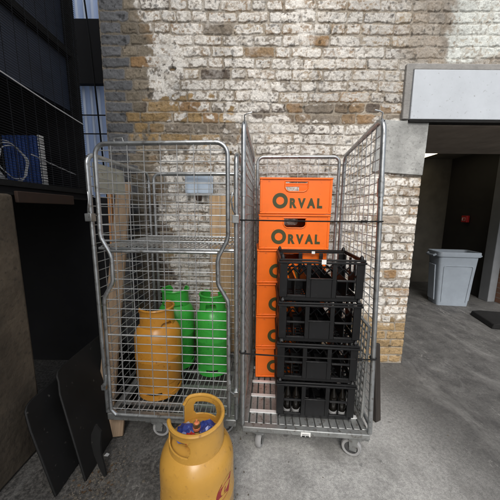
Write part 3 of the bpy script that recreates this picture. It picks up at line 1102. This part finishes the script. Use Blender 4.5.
for x0, x1, z0, z1 in ((0.311, 0.327, 0.010, 0.02), (0.330, 0.348, 0.011, 0.019), (0.312, 0.346, 0.026, 0.029)):
    lb.box(x0, x1, -0.0052, -0.0042, RZ - 0.044 + z0 * 0.8, RZ - 0.044 + z1 * 0.8)
lb.build('tag_print', M['rubber_b'], rc)
# folded half shelf parked against the right side
fs_ = MB()
fx = RW - 0.030
fs_.tube([(fx, 0.05, 0.24), (fx, 0.05, 0.74), (fx, 0.66, 0.74), (fx, 0.66, 0.24), (fx, 0.05, 0.24)], 0.008, 8)
fo = fs_.build('folded_shelf', M['zinc_dull'], rc)
wm = MB()
wire_grid(wm, lambda s, z, o_: (fx + o_, 0.05 + s, z), 0.61, 0.25, 0.735, 0.036, 0.040, 0.0042)
wm.build('wire_mesh', M['zinc_dull'], fo)
for x, s in ((0.0, 1), (RW, -1)):
    xt = x - (RLEAN if s < 0 else 0)
    hk = MB()
    hk.tube([(xt + s * 0.002, 0.03, 1.690), (xt + s * 0.002, 0.022, 1.722), (xt + s * 0.014, 0.020, 1.727), (xt + s * 0.036, 0.020, 1.732)], 0.003, 6)
    hk.build('wire_hook', M['zinc'], rc)
    hk = MB()
    xs_ = lambda z: x - (RLEAN * (z - RZ) / (1.70 - RZ) if s < 0 else 0)
    hk.tube([(xs_(1.37), 0.0115, 1.37), (xs_(1.45), 0.0115, 1.45)], 0.0145, 12)
    hk.build('sleeve', M['zinc'], rc)


def cord(label, za, zb, sag):
    c_ = MB()
    n = 24
    wa = RW - RLEAN * (za - RZ) / (1.70 - RZ)
    pts = [(wa * i / n, -0.004 - 0.0015 * math.sin(PI * i / n), za + (zb - za) * i / n - sag * math.sin(PI * i / n)) for i in range(n + 1)]
    for a in (0, n):
        p = pts[a]
        e = (p[0], p[1] + 0.03, p[2])
    c_.tube(pts, 0.0036, 6)
    for p, s in ((pts[0], 1), (pts[-1], -1)):
        c_.tube([(p[0] + 0.0145 * math.cos(q), 0.0115 + 0.0155 * math.sin(q), p[2]) for q in [2 * PI * i / 16 for i in range(17)]], 0.0036, 6)
    c_.box(wa - 0.085, wa - 0.06, -0.012, -0.001, pts[-3][2] - 0.005, pts[-3][2] + 0.005)
    o_ = c_.build('elastic_cord', M['rubber_b'])
    o_.location = rc.location
    o_.rotation_euler = rc.rotation_euler
    tag(o_, label, 'cord', 'black cords across the open cage front')


cord('upper black elastic cord stretched across the open cage front over the orange crates', 1.262, 1.262, 0.002)
cord('lower black elastic cord stretched across the open cage front over the black crates', 0.600, 0.600, 0.004)

# ---- left cage, closed by a gate
LW, LD, LZ = 0.735, 0.68, 0.165
LA = R(-3.2)
lc = thing('roll_cage', 'gated steel roll cage with a shelf holding the gas cylinders', 'roll cage', (-0.803, 1.262, 0), LA, 'steel roll cages')
cage_common(lc, LW, LD, 1.575, 1.575, LZ, 0.048, 0.082)
dk = MB()
for i in range(1, 24):
    x = LW * i / 24
    dk.tube([(x, 0.02, LZ - 0.007), (x, LD - 0.02, LZ - 0.007)], 0.0032, 6)
dk.build('deck', M['wire'], lc)
dk = MB()
for y in (0.09, 0.25, 0.41, 0.57):
    dk.box(0.032, LW - 0.032, y, y + 0.025, LZ - 0.022, LZ - 0.0105)
dk.build('deck_strip', M['zinc_dull'], lc)
castor(lc, 0.26, 0.045, R(0), LZ - 0.046)
castor(lc, LW - 0.1, 0.07, R(30), LZ - 0.046)
castor(lc, 0.10, LD - 0.09, R(60), LZ - 0.046)
castor(lc, LW - 0.1, LD - 0.09, R(-20), LZ - 0.046)
c = MB()
c.box(-0.0175, -0.0140, 0.075, 0.36, 1.395, 1.545)
c.build('side_plate', M['cream'], lc)
# shelf
sh = MB()
sz = 1.105
sh.tube([(0.014, 0.03, sz), (LW - 0.014, 0.03, sz)], 0.008, 8)
sh.build('shelf_bar', M['zinc'], lc)
sh = MB()
sh.tube([(0.014, LD - 0.03, sz), (LW - 0.014, LD - 0.03, sz)], 0.006, 8)
so = sh.build('shelf', M['zinc'], lc)
sh = MB()
for i in range(1, 30):
    x = LW * i / 30
    sh.tube([(x, 0.03, sz + 0.0105), (x, LD - 0.03, sz + 0.0085)], 0.0024, 5)
for y in (0.24, 0.45):
    sh.tube([(0.014, y, sz + 0.004), (LW - 0.014, y, sz + 0.004)], 0.004, 6)
sh.build('shelf_rod', M['wire'], so)
# gate: waisted tube frame, two mesh fields, clamps
gy = -0.022
GX0, GX1 = 0.040, LW - 0.036
zb = LZ + 0.015
side = [(0.0, zb + 0.03), (0.0, 0.83), (0.004, 0.86), (0.046, 0.93), (0.052, 0.95), (0.052, 1.06), (0.046, 1.085), (0.006, 1.16), (0.0, 1.185)]
top = 1.612
def lt_(z): return 0.030 * (z - zb) / (top - zb)      # the gate hangs a little out of square
left = [(GX0 + lt_(z) + a, z) for a, z in side]
right = [(GX1 - a, z) for a, z in side]
gl = GX0 + lt_(top)
path = [(GX0 + 0.03, zb)] + left + arc(gl + 0.050, top - 0.055, 0.052, 180, 90, 6) + arc(GX1 - 0.055, top - 0.055, 0.055, 90, 0, 6) + right[::-1] + [(GX1 - 0.03, zb), (GX0 + 0.03, zb)]
gt = MB()
gt.tube([(x, gy, z) for x, z in path], 0.0105, 10)
gt.tube([(GX0 + 0.070, gy, 1.10), (GX1 - 0.052, gy, 1.10)], 0.008, 8)
gt.tube([(GX0 + 0.032, gy, 1.152), (GX1 - 0.012, gy, 1.152)], 0.005, 8)
go = gt.build('gate', M['zinc'], lc)
wm = MB()
for zz, a in [(1.18 + 0.05 * i, 0.006) for i in range(9)] + [(0.215 + 0.0485 * i, 0.006) for i in range(14)] + [(0.905, 0.036), (0.955, 0.054), (1.0, 0.054), (1.05, 0.054)]:
    rr = 0.0045 if abs(zz - 0.6515) < 0.01 else 0.0023
    wm.tube([(GX0 + lt_(zz) + a, gy + 0.003, zz), (GX1 - a, gy + 0.003, zz)], rr, 6, False)
for i in range(1, 8):
    x = GX0 + (GX1 - GX0) * i / 8
    xt = gl + (GX1 - gl) * i / 8
    wm.tube([(x, gy - 0.0035, zb), (xt, gy - 0.0035, top)], 0.0021, 5, False)
wm.build('wire_mesh', M['wire'], go)
for x in (0.0, LW):
    cl = MB()
    cl.box(x - 0.017, x + 0.017, -0.016, 0.022, 1.245, 1.285)
    s = 1 if x == 0 else -1
    cl.tube([(x, -0.012, 1.285), (x + s * 0.012, -0.024, 1.31), (x + s * 0.020, -0.026, 1.35), (x + s * 0.014, -0.02, 1.39)], 0.005, 6)
    cl.build('gate_clamp', M['zinc'], lc, bevel=0.003)
    cl = MB()
    cl.tube([(x, -0.004, 0.33), (x + s * 0.008, -0.026, 0.345), (x + s * 0.028, -0.030, 0.36), (x + s * 0.030, -0.024, 0.42)], 0.0055, 6)
    cl.box(x - 0.013, x + 0.013, -0.014, 0.020, 0.315, 0.345)
    cl.build('gate_clamp', M['zinc'], lc, bevel=0.003)
hk = MB()
hk.tube([(0.165, gy, 1.617), (0.165, gy, 1.632), (0.205, gy, 1.634), (0.213, gy, 1.60)], 0.003, 6)
hk.build('wire_hook', M['zinc_dull'], go)


# ------------------------------------------------------------------ gas cylinders
def collar(parent, r, z0, z1, gap0, gap1, slots, m):
    """ring wall from angle gap1 round to gap0 (deg), slots = (a0, a1, f0, f1) removed"""
    nA, nZ = 144, 24
    span = 360 - (gap1 - gap0)
    vs, fs = [], []
    for i in range(nA + 1):
        a = R(gap1 + span * i / nA)
        endf = min(i, nA - i) / nA
        for j in range(nZ + 1):
            f = j / nZ
            zt = z0 + (z1 - z0) * f
            if endf < 0.05:
                zt = z0 + (z1 - z0) * f * (0.80 + 0.20 * math.sin(endf / 0.05 * PI / 2))
            rr = r * (1.04 - 0.05 * f + 0.03 * max(0, f - 0.85) / 0.15)
            vs.append((rr * math.cos(a), rr * math.sin(a), zt))
    for i in range(nA):
        am = (gap1 + span * (i + 0.5) / nA) % 360
        for j in range(nZ):
            fm = (j + 0.5) / nZ
            cut = False
            for a0, a1, f0, f1 in slots:
                w = (am - a0) % 360
                wd = (a1 - a0) % 360
                if w < wd and f0 < fm < f1:
                    # rounded slot corners
                    ex = min(w, wd - w) / 9.0
                    ez = min(fm - f0, f1 - fm) / 0.16
                    if ex > 1 or ez > 1 or (1 - ex) ** 2 + (1 - ez) ** 2 < 1:
                        cut = True
            if not cut:
                fs.append((i * (nZ + 1) + j, (i + 1) * (nZ + 1) + j, (i + 1) * (nZ + 1) + j + 1, i * (nZ + 1) + j + 1))
    c_ = MB().add(vs, fs, True)
    # rolled top edge
    o_ = c_.build('collar', m, parent)
    md_ = o_.modifiers.new('thick', 'SOLIDIFY')
    md_.thickness = 0.006
    md_.offset = 0
    b_ = o_.modifiers.new('bevel', 'BEVEL')
    b_.width = 0.002
    b_.segments = 2
    rl = MB()
    pts = []
    for i in range(nA + 1):
        a = R(gap1 + span * i / nA)
        endf = min(i, nA - i) / nA
        k = 1.0 if endf >= 0.05 else (0.80 + 0.20 * math.sin(endf / 0.05 * PI / 2))
        pts.append((r * 1.02 * math.cos(a), r * 1.02 * math.sin(a), z0 + (z1 - z0) * k))
    rl.tube(pts, 0.0072, 8)
    rl.build('collar_rim', m, o_)
    return o_


def cylinder(label, loc, rz, r, H, m, group, gap=(150, 215), slots=()):
    t = thing('gas_cylinder', label, 'gas cylinder', loc, rz, group)
    ch = 0.105 * H / 0.56
    zt = H - ch                      # collar base
    sh_ = zt - 0.055
    prof = [(0.0, 0.045), (r * 0.6, 0.05), (r * 0.9, 0.07), (r, 0.10)]
    zm = 0.10 + (sh_ - 0.10) * 0.5
    prof += [(r, zm - 0.012), (r + 0.002, zm - 0.006), (r + 0.0025, zm), (r + 0.002, zm + 0.006), (r, zm + 0.012), (r, sh_ - 0.03)]
    for i in range(1, 9):
        a = R(90 * i / 8)
        prof.append((r - 0.62 * r * (1 - math.cos(a)), sh_ - 0.03 + (0.10) * math.sin(a)))
    prof.append((0.0, sh_ + 0.078))
    MB().lathe(prof, 56).build('body', m, t, angle=60)
    f = MB()
    rf = r * 0.93
    segs = 8
    for s in range(4):
        a0, a1 = s * 90 + 24, s * 90 + 72
        vs, fs = [], []
        for i in range(17):
            a = R(a0 + (a1 - a0) * i / 16)
            e = min(i, 16 - i)
            zl = 0.026
            for rr, zz in ((rf, zl), (rf, 0.060), (rf - 0.006, 0.060), (rf - 0.006, zl)):
                vs.append((rr * math.cos(a), rr * math.sin(a), zz))
        for i in range(16):
            for k in range(4):
                k2 = (k + 1) % 4
                fs.append((i * 4 + k, i * 4 + 4 + k, i * 4 + 4 + k2, i * 4 + k2))
        fs += [(0, 1, 2, 3), (67, 66, 65, 64)]
        f.add(vs, fs)
    f.lathe([(rf + 0.001, 0.0475), (rf + 0.004, 0.085), (rf - 0.006, 0.085), (rf - 0.007, 0.0475)], 56, None, True)
    f.lathe([(rf + 0.003, 0.0), (rf + 0.004, 0.027), (rf - 0.009, 0.027), (rf - 0.009, 0.0)], 56, None, True)
    f.build('foot_ring', m, t)
    collar(t, r * 0.70, sh_ + 0.025, H, gap[0], gap[1], slots, m)
    v = MB()
    zv = sh_ + 0.07
    v.lathe([(0.0, zv), (0.022, zv), (0.022, zv + 0.02), (0.014, zv + 0.022), (0.014, zv + 0.05), (0.0, zv + 0.05)], 16)
    v.build('valve', M['brass'], t)
    return t


gc = 'gas cylinders'
fc = cylinder('yellow gas cylinder standing on the ground in front of the cages', (-0.196, 0.835, 0), 0, 0.139, 0.548, M['yellow'], gc, (132, 186), ((48, 108, 0.36, 0.80), (200, 268, 0.36, 0.78)))
cylinder('yellow gas cylinder inside the left cage in front of the green ones', (-0.578, 1.488, LZ - 0.003), 0, 0.140, 0.552, M['yellow_old'], gc, (80, 200), ((300, 345, 0.1, 0.4),))
cylinder('green gas cylinder at the back left of the left cage behind the yellow one', (-0.545, 1.768, LZ - 0.003), 0, 0.130, 0.575, M['green'], gc, (60, 120), ((200, 320, 0.05, 0.30),))
cylinder('green gas cylinder at the right of the left cage showing its whole front', (-0.262, 1.700, LZ - 0.003), 0, 0.124, 0.565, M['green'], gc, (70, 110), ((245, 295, 0.20, 0.62), (30, 62, 0.2, 0.7)))

# red lettering on the front cylinder's flank: a big italic G partly turned away
def text_mesh(s, size, ext=0.0, off=0.0):
    cu = bpy.data.curves.new('tmp', 'FONT')
    cu.body = s
    cu.size = size
    cu.offset = off
    cu.resolution_u = 8
    cu.extrude = ext
    ob = bpy.data.objects.new('tmp', cu)
    COL.objects.link(ob)
    bpy.context.view_layer.update()
    dg = bpy.context.evaluated_depsgraph_get()
    me = bpy.data.meshes.new_from_object(ob.evaluated_get(dg))
    bpy.data.objects.remove(ob)
    return me


me = text_mesh('G', 0.095, 0.0, 0.005)
bm = bmesh.new()
bm.from_mesh(me)
bmesh.ops.triangulate(bm, faces=bm.faces)
for v_ in bm.verts:
    x = v_.co.x + 0.30 * v_.co.y
    a = R(-55) + x / 0.139
    v_.co = Vector((0.1395 * math.cos(a), 0.1395 * math.sin(a), 0.290 + v_.co.y))
bm.to_mesh(me)
bm.free()
me.materials.append(M['redprint'])
o = bpy.data.objects.new('red_lettering', me)
COL.objects.link(o)
o.parent = fc
# valve cap with tip, and the litter around it
c = MB()
zv = 0.450
c.lathe([(0.0, zv), (0.015, zv), (0.0155, zv + 0.034), (0.0, zv + 0.034)], 16)
c.build('valve_neck', M['rubber_b'], fc)
c = MB()
c.lathe([(0.0, zv + 0.0345), (0.0145, zv + 0.0345), (0.015, zv + 0.044), (0.0125, zv + 0.046), (0.012, zv + 0.058), (0.0085, zv + 0.062), (0.004, zv + 0.063), (0.0035, zv + 0.072), (0.0, zv + 0.0725)], 16)
c.build('valve_cap', M['capor'], fc)


def crumple(name, label, cat, m, cx_, cy_, z, r, seed, h=0.02, squash=1.0):
    rr = random.Random(seed)
    bm_ = bmesh.new()
    bmesh.ops.create_icosphere(bm_, subdivisions=3, radius=r)
    for v_ in bm_.verts:
        k = 1 + rr.uniform(-0.16, 0.16)
        v_.co = Vector((v_.co.x * k, v_.co.y * k * squash, v_.co.z * h / r * k))
    me_ = bpy.data.meshes.new(name)
    bm_.to_mesh(me_)
    bm_.free()
    me_.materials.append(m)
    o_ = bpy.data.objects.new(name, me_)
    o_.location = (cx_, cy_, z)
    COL.objects.link(o_)
    tag(o_, label, cat)
    return o_


FX, FY = -0.196, 0.835
crumple('foil_wrapper', 'crumpled blue foil wrapper left of the valve in the front yellow cylinder collar', 'wrapper', M['foil'], FX - 0.040, FY - 0.006, 0.472, 0.038, 3, 0.024)
crumple('foil_wrapper', 'crumpled blue foil wrapper right of the valve in the front yellow cylinder collar', 'wrapper', M['foil'], FX + 0.040, FY + 0.004, 0.474, 0.038, 5, 0.028)
crumple('litter_scrap', 'small red scrap lying beside the valve in the front yellow cylinder collar', 'litter', M['redbox'], FX - 0.014, FY - 0.040, 0.480, 0.022, 8, 0.020)


# ------------------------------------------------------------------ orange crates
OW, OD, OH = 0.441, 0.31, 0.2205


def frame_wall(mb, x0, x1, z0, z1, y0, y1, hx0, hx1, hz0, hz1):
    """upright slab with one hole, four butted boxes"""
    mb.box(x0, x1, y0, y1, z0, hz0)
    mb.box(x0, x1, y0, y1, hz1, z1)
    mb.box(x0, hx0, y0, y1, hz0, hz1)
    mb.box(hx1, x1, y0, y1, hz0, hz1)


def make_orange():
    t = thing('beer_crate', 'x', 'crate', (0, 0, 0), 0, 'orange beer crates stacked in the right cage')
    b = MB()
    x0, x1 = 0.006, OW - 0.006
    th = 0.007
    H = OH - 0.003
    hx0, hx1 = OW * 0.355, OW * 0.655
    def wall_with_slot(y0, y1):
        # slab with a rounded-bottom handle hole, as a grid of columns
        n = 14
        b.box(x0, hx0, y0, y1, 0.004, H - 0.012)
        b.box(hx1, x1, y0, y1, 0.004, H - 0.012)
        b.box(hx0, hx1, y0, y1, 0.1925, H - 0.012)
        bw = (hx1 - hx0)
        out_ = [(hx0, 0.004), (hx1, 0.004), (hx1, 0.160)] + [(hx1 - 0.022 * (1 - math.cos(R(a))) , 0.160 - 0.022 * math.sin(R(a))) for a in (15, 30, 45, 60, 75, 90)] + [(hx0 + 0.022 * (1 - math.cos(R(a))), 0.160 - 0.022 * math.sin(R(a))) for a in (90, 75, 60, 45, 30, 15)] + [(hx0, 0.160)]
        b.prism(out_, y1 - y0, Matrix.Translation((0, y1, 0)) @ Matrix.Rotation(R(90), 4, 'X'))
        b.box(hx0, hx0 + 0.0004, y0, y1, 0.160, 0.1925)
        b.box(hx1 - 0.0004, hx1, y0, y1, 0.160, 0.1925)
    wall_with_slot(0.006, 0.006 + th)
    wall_with_slot(OD - 0.006 - th, OD - 0.006)
    for xa_, xb_ in ((x0, x0 + th), (x1 - th, x1)):
        frame_wall_y = [(0.0135, OD - 0.0135)]
        b.box(xa_, xb_, 0.0132, OD - 0.0132, 0.004, H - 0.012)
    b.box(x0 + th, x1 - th, 0.0135, OD - 0.0135, 0.004, 0.010)
    b.build('body', M['orange'], t)
    r_ = MB()
    # rolled rim and foot band, corner posts
    for z0, z1, g_ in ((H - 0.0118, H, 0.0), (0.0, 0.0115, 0.002)):
        r_.box(g_, OW - g_, g_, 0.0128, z0, z1)
        r_.box(g_, OW - g_, OD - 0.0128, OD - g_, z0, z1)
        r_.box(g_, 0.0128, 0.013, OD - 0.013, z0, z1)
        r_.box(OW - 0.0128, OW - g_, 0.013, OD - 0.013, z0, z1)
    r_.build('rim', M['orange'], t, bevel=0.003)
    for xx in (0.0025, OW - 0.0165):
        k = MB()
        k.box(xx, xx + 0.014, 0.0028, 0.0058, 0.013, H - 0.013)
        k.build('corner_moulding', M['orange'], t, bevel=0.0012)
    k = MB()
    # lip round the handle hole
    k.tube([(hx0 - 0.004, 0.005, 0.196), (hx0 - 0.004, 0.005, 0.158), (hx0 + 0.006, 0.005, 0.142), (hx0 + 0.022, 0.005, 0.134), (hx1 - 0.022, 0.005, 0.134), (hx1 - 0.006, 0.005, 0.142), (hx1 + 0.004, 0.005, 0.158), (hx1 + 0.004, 0.005, 0.196), (hx0 - 0.004, 0.005, 0.196)], 0.0035, 6)
    k.build('handle_lip', M['orange'], t)
    # bottles' dark red interior divider just behind the hole
    d = MB()
    for i in range(1, 6):
        d.box(x0 + th + (OW - 0.026) * i / 6 - 0.002, x0 + th + (OW - 0.026) * i / 6 + 0.002, 0.0145, OD - 0.0145, 0.012, 0.125)
    for i in range(1, 4):
        d.box(x0 + th + 0.001, x1 - th - 0.001, 0.013 + (OD - 0.026) * i / 4 - 0.002, 0.013 + (OD - 0.026) * i / 4 + 0.002, 0.012, 0.124)
    d.build('divider', M['orange_in'], t)
    # lettering
    w = MB()
    def ring(cx_, cz_, ra, rb, dep=0.0012, y=0.0056, a0=0, n=48):
        vs, fs = [], []
        for i in range(n):
            a = 2 * PI * i / n
            ca, sa = math.cos(a), math.sin(a)
            vs += [(cx_ + ra * ca, y, cz_ + ra * sa), (cx_ + rb * ca, y, cz_ + rb * sa), (cx_ + ra * ca, y - dep, cz_ + ra * sa), (cx_ + rb * ca, y - dep, cz_ + rb * sa)]
        for i in range(n):
            j = (i + 1) % n
            fs += [(4 * i + 2, 4 * i + 3, 4 * j + 3, 4 * j + 2), (4 * i, 4 * i + 2, 4 * j + 2, 4 * j), (4 * i + 3, 4 * i + 1, 4 * j + 1, 4 * j + 3)]
        w.add(vs, fs)
    ring(OW * 0.285, 0.080, 0.0245, 0.0465)
    xs = [0.415, 0.540, 0.668, 0.793]
    for ch, fx in zip('RVAL', xs):
        me_ = text_mesh(ch, 0.076, 0.0006, 0.0042)
        vs = [(v_.co.x * 0.82 + OW * fx, 0.005 - v_.co.z, v_.co.y + 0.040) for v_ in me_.vertices]
        fs = [tuple(p.vertices) for p in me_.polygons]
        w.add(vs, fs)
    w.build('lettering', M['olive_print'], t)
    return t


ostack = [('topmost orange beer crate with see-through handle hole, brick wall showing above it', 0.0, 0.0),
          ('second orange beer crate from the top with the upper cord across it', -0.004, -1),
          ('third orange beer crate from the top, behind the top black crate rim', -0.012, 0.8),
          ('fourth orange beer crate from the top, half hidden by the top black crate', -0.012, -0.5),
          ('fifth orange beer crate from the top, half hidden by the black stack', -0.014, 0.3),
          ('bottom orange beer crate standing on the cage deck behind the black stack', -0.014, -0.4)]
oc = make_orange()
for i, (lab, dx, ry) in enumerate(ostack):
    o = oc if i == 0 else copy_tree(oc)
    o.location = (0.056 + dx, 1.553, RZ + 0.001 + (5 - i) * OH)
    o.rotation_euler = (0, 0, R(-1.0 + ry * 0.4))
    o['label'] = lab


# ------------------------------------------------------------------ black crates
BW, BD, BH = 0.420, 0.335, 0.2225


def make_black():
    t = thing('bottle_crate', 'x', 'crate', (0, 0, 0), 0, 'black bottle crates stacked in the right cage')
    H = BH - 0.004
    b = MB()
    # floor grid
    for i in range(9):
        b.box(0.02, BW - 0.02, 0.02 + i * (BD - 0.048) / 8, 0.028 + i * (BD - 0.048) / 8, 0.004, 0.010)
    for i in range(11):
        b.box(0.02 + i * (BW - 0.048) / 10, 0.028 + i * (BW - 0.048) / 10, 0.02, BD - 0.02, 0.0105, 0.014)
    b.build('floor_grid', M['black_pl'], t)
    r_ = MB()
    for z0, z1, g_ in ((H - 0.022, H - 0.012, -0.003), (H - 0.010, H, 0.001), (0.004, 0.022, 0.012), (0.0, 0.0035, 0.016)):
        r_.box(g_, BW - g_, g_, g_ + 0.010, z0, z1)
        r_.box(g_, BW - g_, BD - g_ - 0.010, BD - g_, z0, z1)
        r_.box(g_, g_ + 0.010, g_ + 0.0105, BD - g_ - 0.0105, z0, z1)
        r_.box(BW - g_ - 0.010, BW - g_, g_ + 0.0105, BD - g_ - 0.0105, z0, z1)
    r_.build('rim', M['black_pl'], t, bevel=0.002)
    # tapered long sides: front and back with windows, solid lower centre panel
    for y in (0.004, BD - 0.013):
        s_ = MB()
        y1 = y + 0.009
        for xa_, xb_ in ((0.004, 0.042), (BW - 0.042, BW - 0.004)):
            s_.box(xa_, xb_, y, y1, 0.0225, H - 0.0225)
        for xa_ in (0.136, BW - 0.158):
            s_.box(xa_, xa_ + 0.022, y, y1, 0.0225, H - 0.0225)
        # centre panel
        s_.box(0.1585, BW - 0.1585, y, y1, 0.0225, 0.122)
        # sills of the side windows
        for xa_, xb_ in ((0.0425, 0.1355), (BW - 0.1355, BW - 0.0425)):
            s_.box(xa_, xb_, y, y1, 0.106, 0.116)
            s_.box(xa_, xb_, y, y1, 0.0225, 0.034)
        s_.build('side', M['black_pl'], t, bevel=0.0015)
    for y in (0.0005, BD - 0.0035):
        s_ = MB()
        s_.box(0.150, BW - 0.150, y, y + 0.003, 0.116, 0.1225)
        s_.box(0.046, 0.134, y, y + 0.003, 0.1085, 0.1135)
        s_.box(BW - 0.134, BW - 0.046, y, y + 0.003, 0.1085, 0.1135)
        s_.build('ledge', M['black_pl'], t, bevel=0.001)
    for x in (0.004, BW - 0.013):
        s_ = MB()
        x1_ = x + 0.009
        for ya, yb in ((0.0135, 0.045), (BD - 0.045, BD - 0.0135), (0.12, 0.14), (BD - 0.14, BD - 0.12)):
            s_.box(x, x1_, ya, yb, 0.0225, H - 0.0225)
        s_.box(x, x1_, 0.1405, BD - 0.1405, 0.0225, 0.12)
        for ya, yb in ((0.0455, 0.1195), (BD - 0.1195, BD - 0.0455)):
            s_.box(x, x1_, ya, yb, 0.104, 0.116)
        s_.build('end', M['black_pl'], t, bevel=0.0015)
    # scissor shaped bottle separators
    d = MB()
    for j in range(1, 4):
        y = BD * j / 4
        for i in range(6):
            xa_ = 0.018 + (BW - 0.036) * i / 6
            xb_ = 0.018 + (BW - 0.036) * (i + 1) / 6
            xm = (xa_ + xb_) / 2
            for p, q in (((xa_, 0.155), (xm, 0.120)), ((xm, 0.120), (xb_, 0.155))):
                d.tube([(p[0], y, p[1]), (q[0], y, q[1])], 0.004, 4)
    for i in range(1, 6):
        x = 0.018 + (BW - 0.036) * i / 6
        d.box(x - 0.0015, x + 0.0015, 0.016, BD - 0.016, 0.015, 0.115)
    d.box(0.020, BW - 0.020, BD * 0.5 - 0.0015, BD * 0.5 + 0.0015, 0.0155, 0.070)
    d.build('separator', M['black_pl'], t)
    # stacking pegs
    for x in (0.018, BW - 0.018):
        for y in (0.018, BD - 0.018):
            p = MB().lathe([(0.011, 0.0), (0.010, 0.012), (0.003, 0.022), (0, 0.022)], 10, Matrix.Translation((x, y, H - 0.001)))
            p.build('stacking_peg', M['black_pl'], t)
    return t


blabels = ['topmost black bottle crate with two small white labels on its rims',
           'second black bottle crate from the top of the black stack',
           'third black bottle crate from the top with the lower cord across it',
           'bottom black bottle crate with pale bottle ends showing in its windows']
bc_ = make_black()
bcr = []
for i, lab in enumerate(blabels):
    o = bc_ if i == 0 else copy_tree(bc_)
    o.location = (0.146 + 0.002 * math.sin(i * 2.3), 1.212 + 0.003 * math.sin(i * 3), RZ + 0.001 + (3 - i) * BH)
    o.rotation_euler = (0, 0, R(-3.6 + 0.6 * math.sin(i * 2.1)))
    o['label'] = lab
    bcr.append(o)
l_ = MB()
l_.box(0.205, 0.227, -0.0045, -0.0032, BH - 0.027, BH - 0.004)
l_.build('rim_label', M['white_lbl'], bcr[0])
l_ = MB()
l_.box(0.215, 0.235, BD - 0.0105, BD - 0.0095, BH - 0.030, BH - 0.006)
l_.build('rim_label', M['white_lbl'], bcr[0])
# little grey pegs at the lower corners, as moulded corner clips
for o in bcr[:]:
    for x in (0.022, BW - 0.022):
        k = MB()
        k.prism([(-0.007, 0), (0.007, 0), (0.001, 0.015), (-0.001, 0.015)], 0.004, Matrix.Translation((x, 0.0035, 0.006)) @ Matrix.Rotation(R(90), 4, 'X'))
        k.build('corner_clip', M['hub'], o)

# dark bottles with a pale disc at the base in the bottom crate
base = bcr[3]
bt = [('leftmost dark bottle with a pale base in the bottom black crate', 0.066), ('second dark bottle from the left in the bottom black crate', 0.112),
      ('third dark bottle from the left in the bottom black crate', 0.316), ('rightmost dark bottle with a pale base in the bottom black crate', 0.362)]
prot = None
for lab, x in bt:
    if prot is None:
        prot = thing('glass_bottle', lab, 'bottle', (0, 0, 0), 0, 'dark bottles in the bottom black crate')
        MB().lathe([(0.0, 0.022), (0.020, 0.022), (0.0215, 0.026), (0.0215, 0.095), (0.016, 0.115), (0.009, 0.135), (0.009, 0.165), (0.0, 0.165)], 20).build('glass', M['glass_dk'], prot)
        MB().lathe([(0.0, 0.0), (0.0205, 0.0), (0.0222, 0.004), (0.0222, 0.0215), (0.0, 0.0215)], 20).build('pale_base', M['rubber'], prot)
        o = prot
    else:
        o = copy_tree(prot)
    ca, sa = math.cos(base.rotation_euler.z), math.sin(base.rotation_euler.z)
    o.location = (base.location.x + ca * x - sa * 0.045, base.location.y + sa * x + ca * 0.045, base.location.z + 0.0145)
    o['label'] = lab

# ------------------------------------------------------------------ small debris
rr = random.Random(5)
c = MB()
for i in range(900):
    if i < 520:
        x, y = rr.gauss(-0.74, 0.07), rr.gauss(1.03, 0.09)
    elif i < 760:
        x, y = rr.uniform(-0.85, 0.0), rr.uniform(0.8, 1.9)
    else:
        x, y = rr.uniform(-0.2, 1.6), rr.uniform(0.7, 1.98)
    s = rr.uniform(0.001, 0.004) * (1.6 if rr.random() < 0.08 else 1) * (0.7 if i > 760 else 1)
    a = rr.uniform(0, PI)
    mt = Matrix.Translation((x, y, s * 0.3)) @ Matrix.Rotation(a, 4, 'Z') @ Matrix.Rotation(rr.uniform(-.6, .6), 4, 'X')
    c.box(-s, s, -s * 0.7, s * 0.7, -s * 0.4, s * 0.4, mt)
tag(c.build('grit', mat('grit', (0.11, 0.095, 0.075), 0.9, 0, 0.6, 40)), kind='stuff')
c = MB()
for i in range(26):
    x, y = rr.gauss(-0.745, 0.05), rr.gauss(1.05, 0.06)
    s = rr.uniform(0.005, 0.010)
    mt = Matrix.Translation((x, y, 0.004)) @ Matrix.Rotation(rr.uniform(0, PI), 4, 'Z') @ Matrix.Rotation(rr.uniform(-.5, .5), 4, 'X')
    c.prism([(-s, 0), (-s * .3, -s * .5), (s * .6, -s * .35), (s, 0), (s * .4, s * .5), (-s * .5, s * .4)], 0.0008, mt)
tag(c.build('dead_leaves', mat('dead_leaf', (0.075, 0.045, 0.022), 0.8, 0, 0.5, 30)), kind='stuff')
c = MB()
c.prism([(-0.012, -0.006), (0.010, -0.008), (0.013, 0.004), (-0.004, 0.009)], 0.003, Matrix.Translation((-0.76, 1.16, 0.002)) @ Matrix.Rotation(R(10), 4, 'X'))
tag(c.build('paper_scrap', M['white_lbl']), 'white paper scrap on the ground below the plank', 'litter')
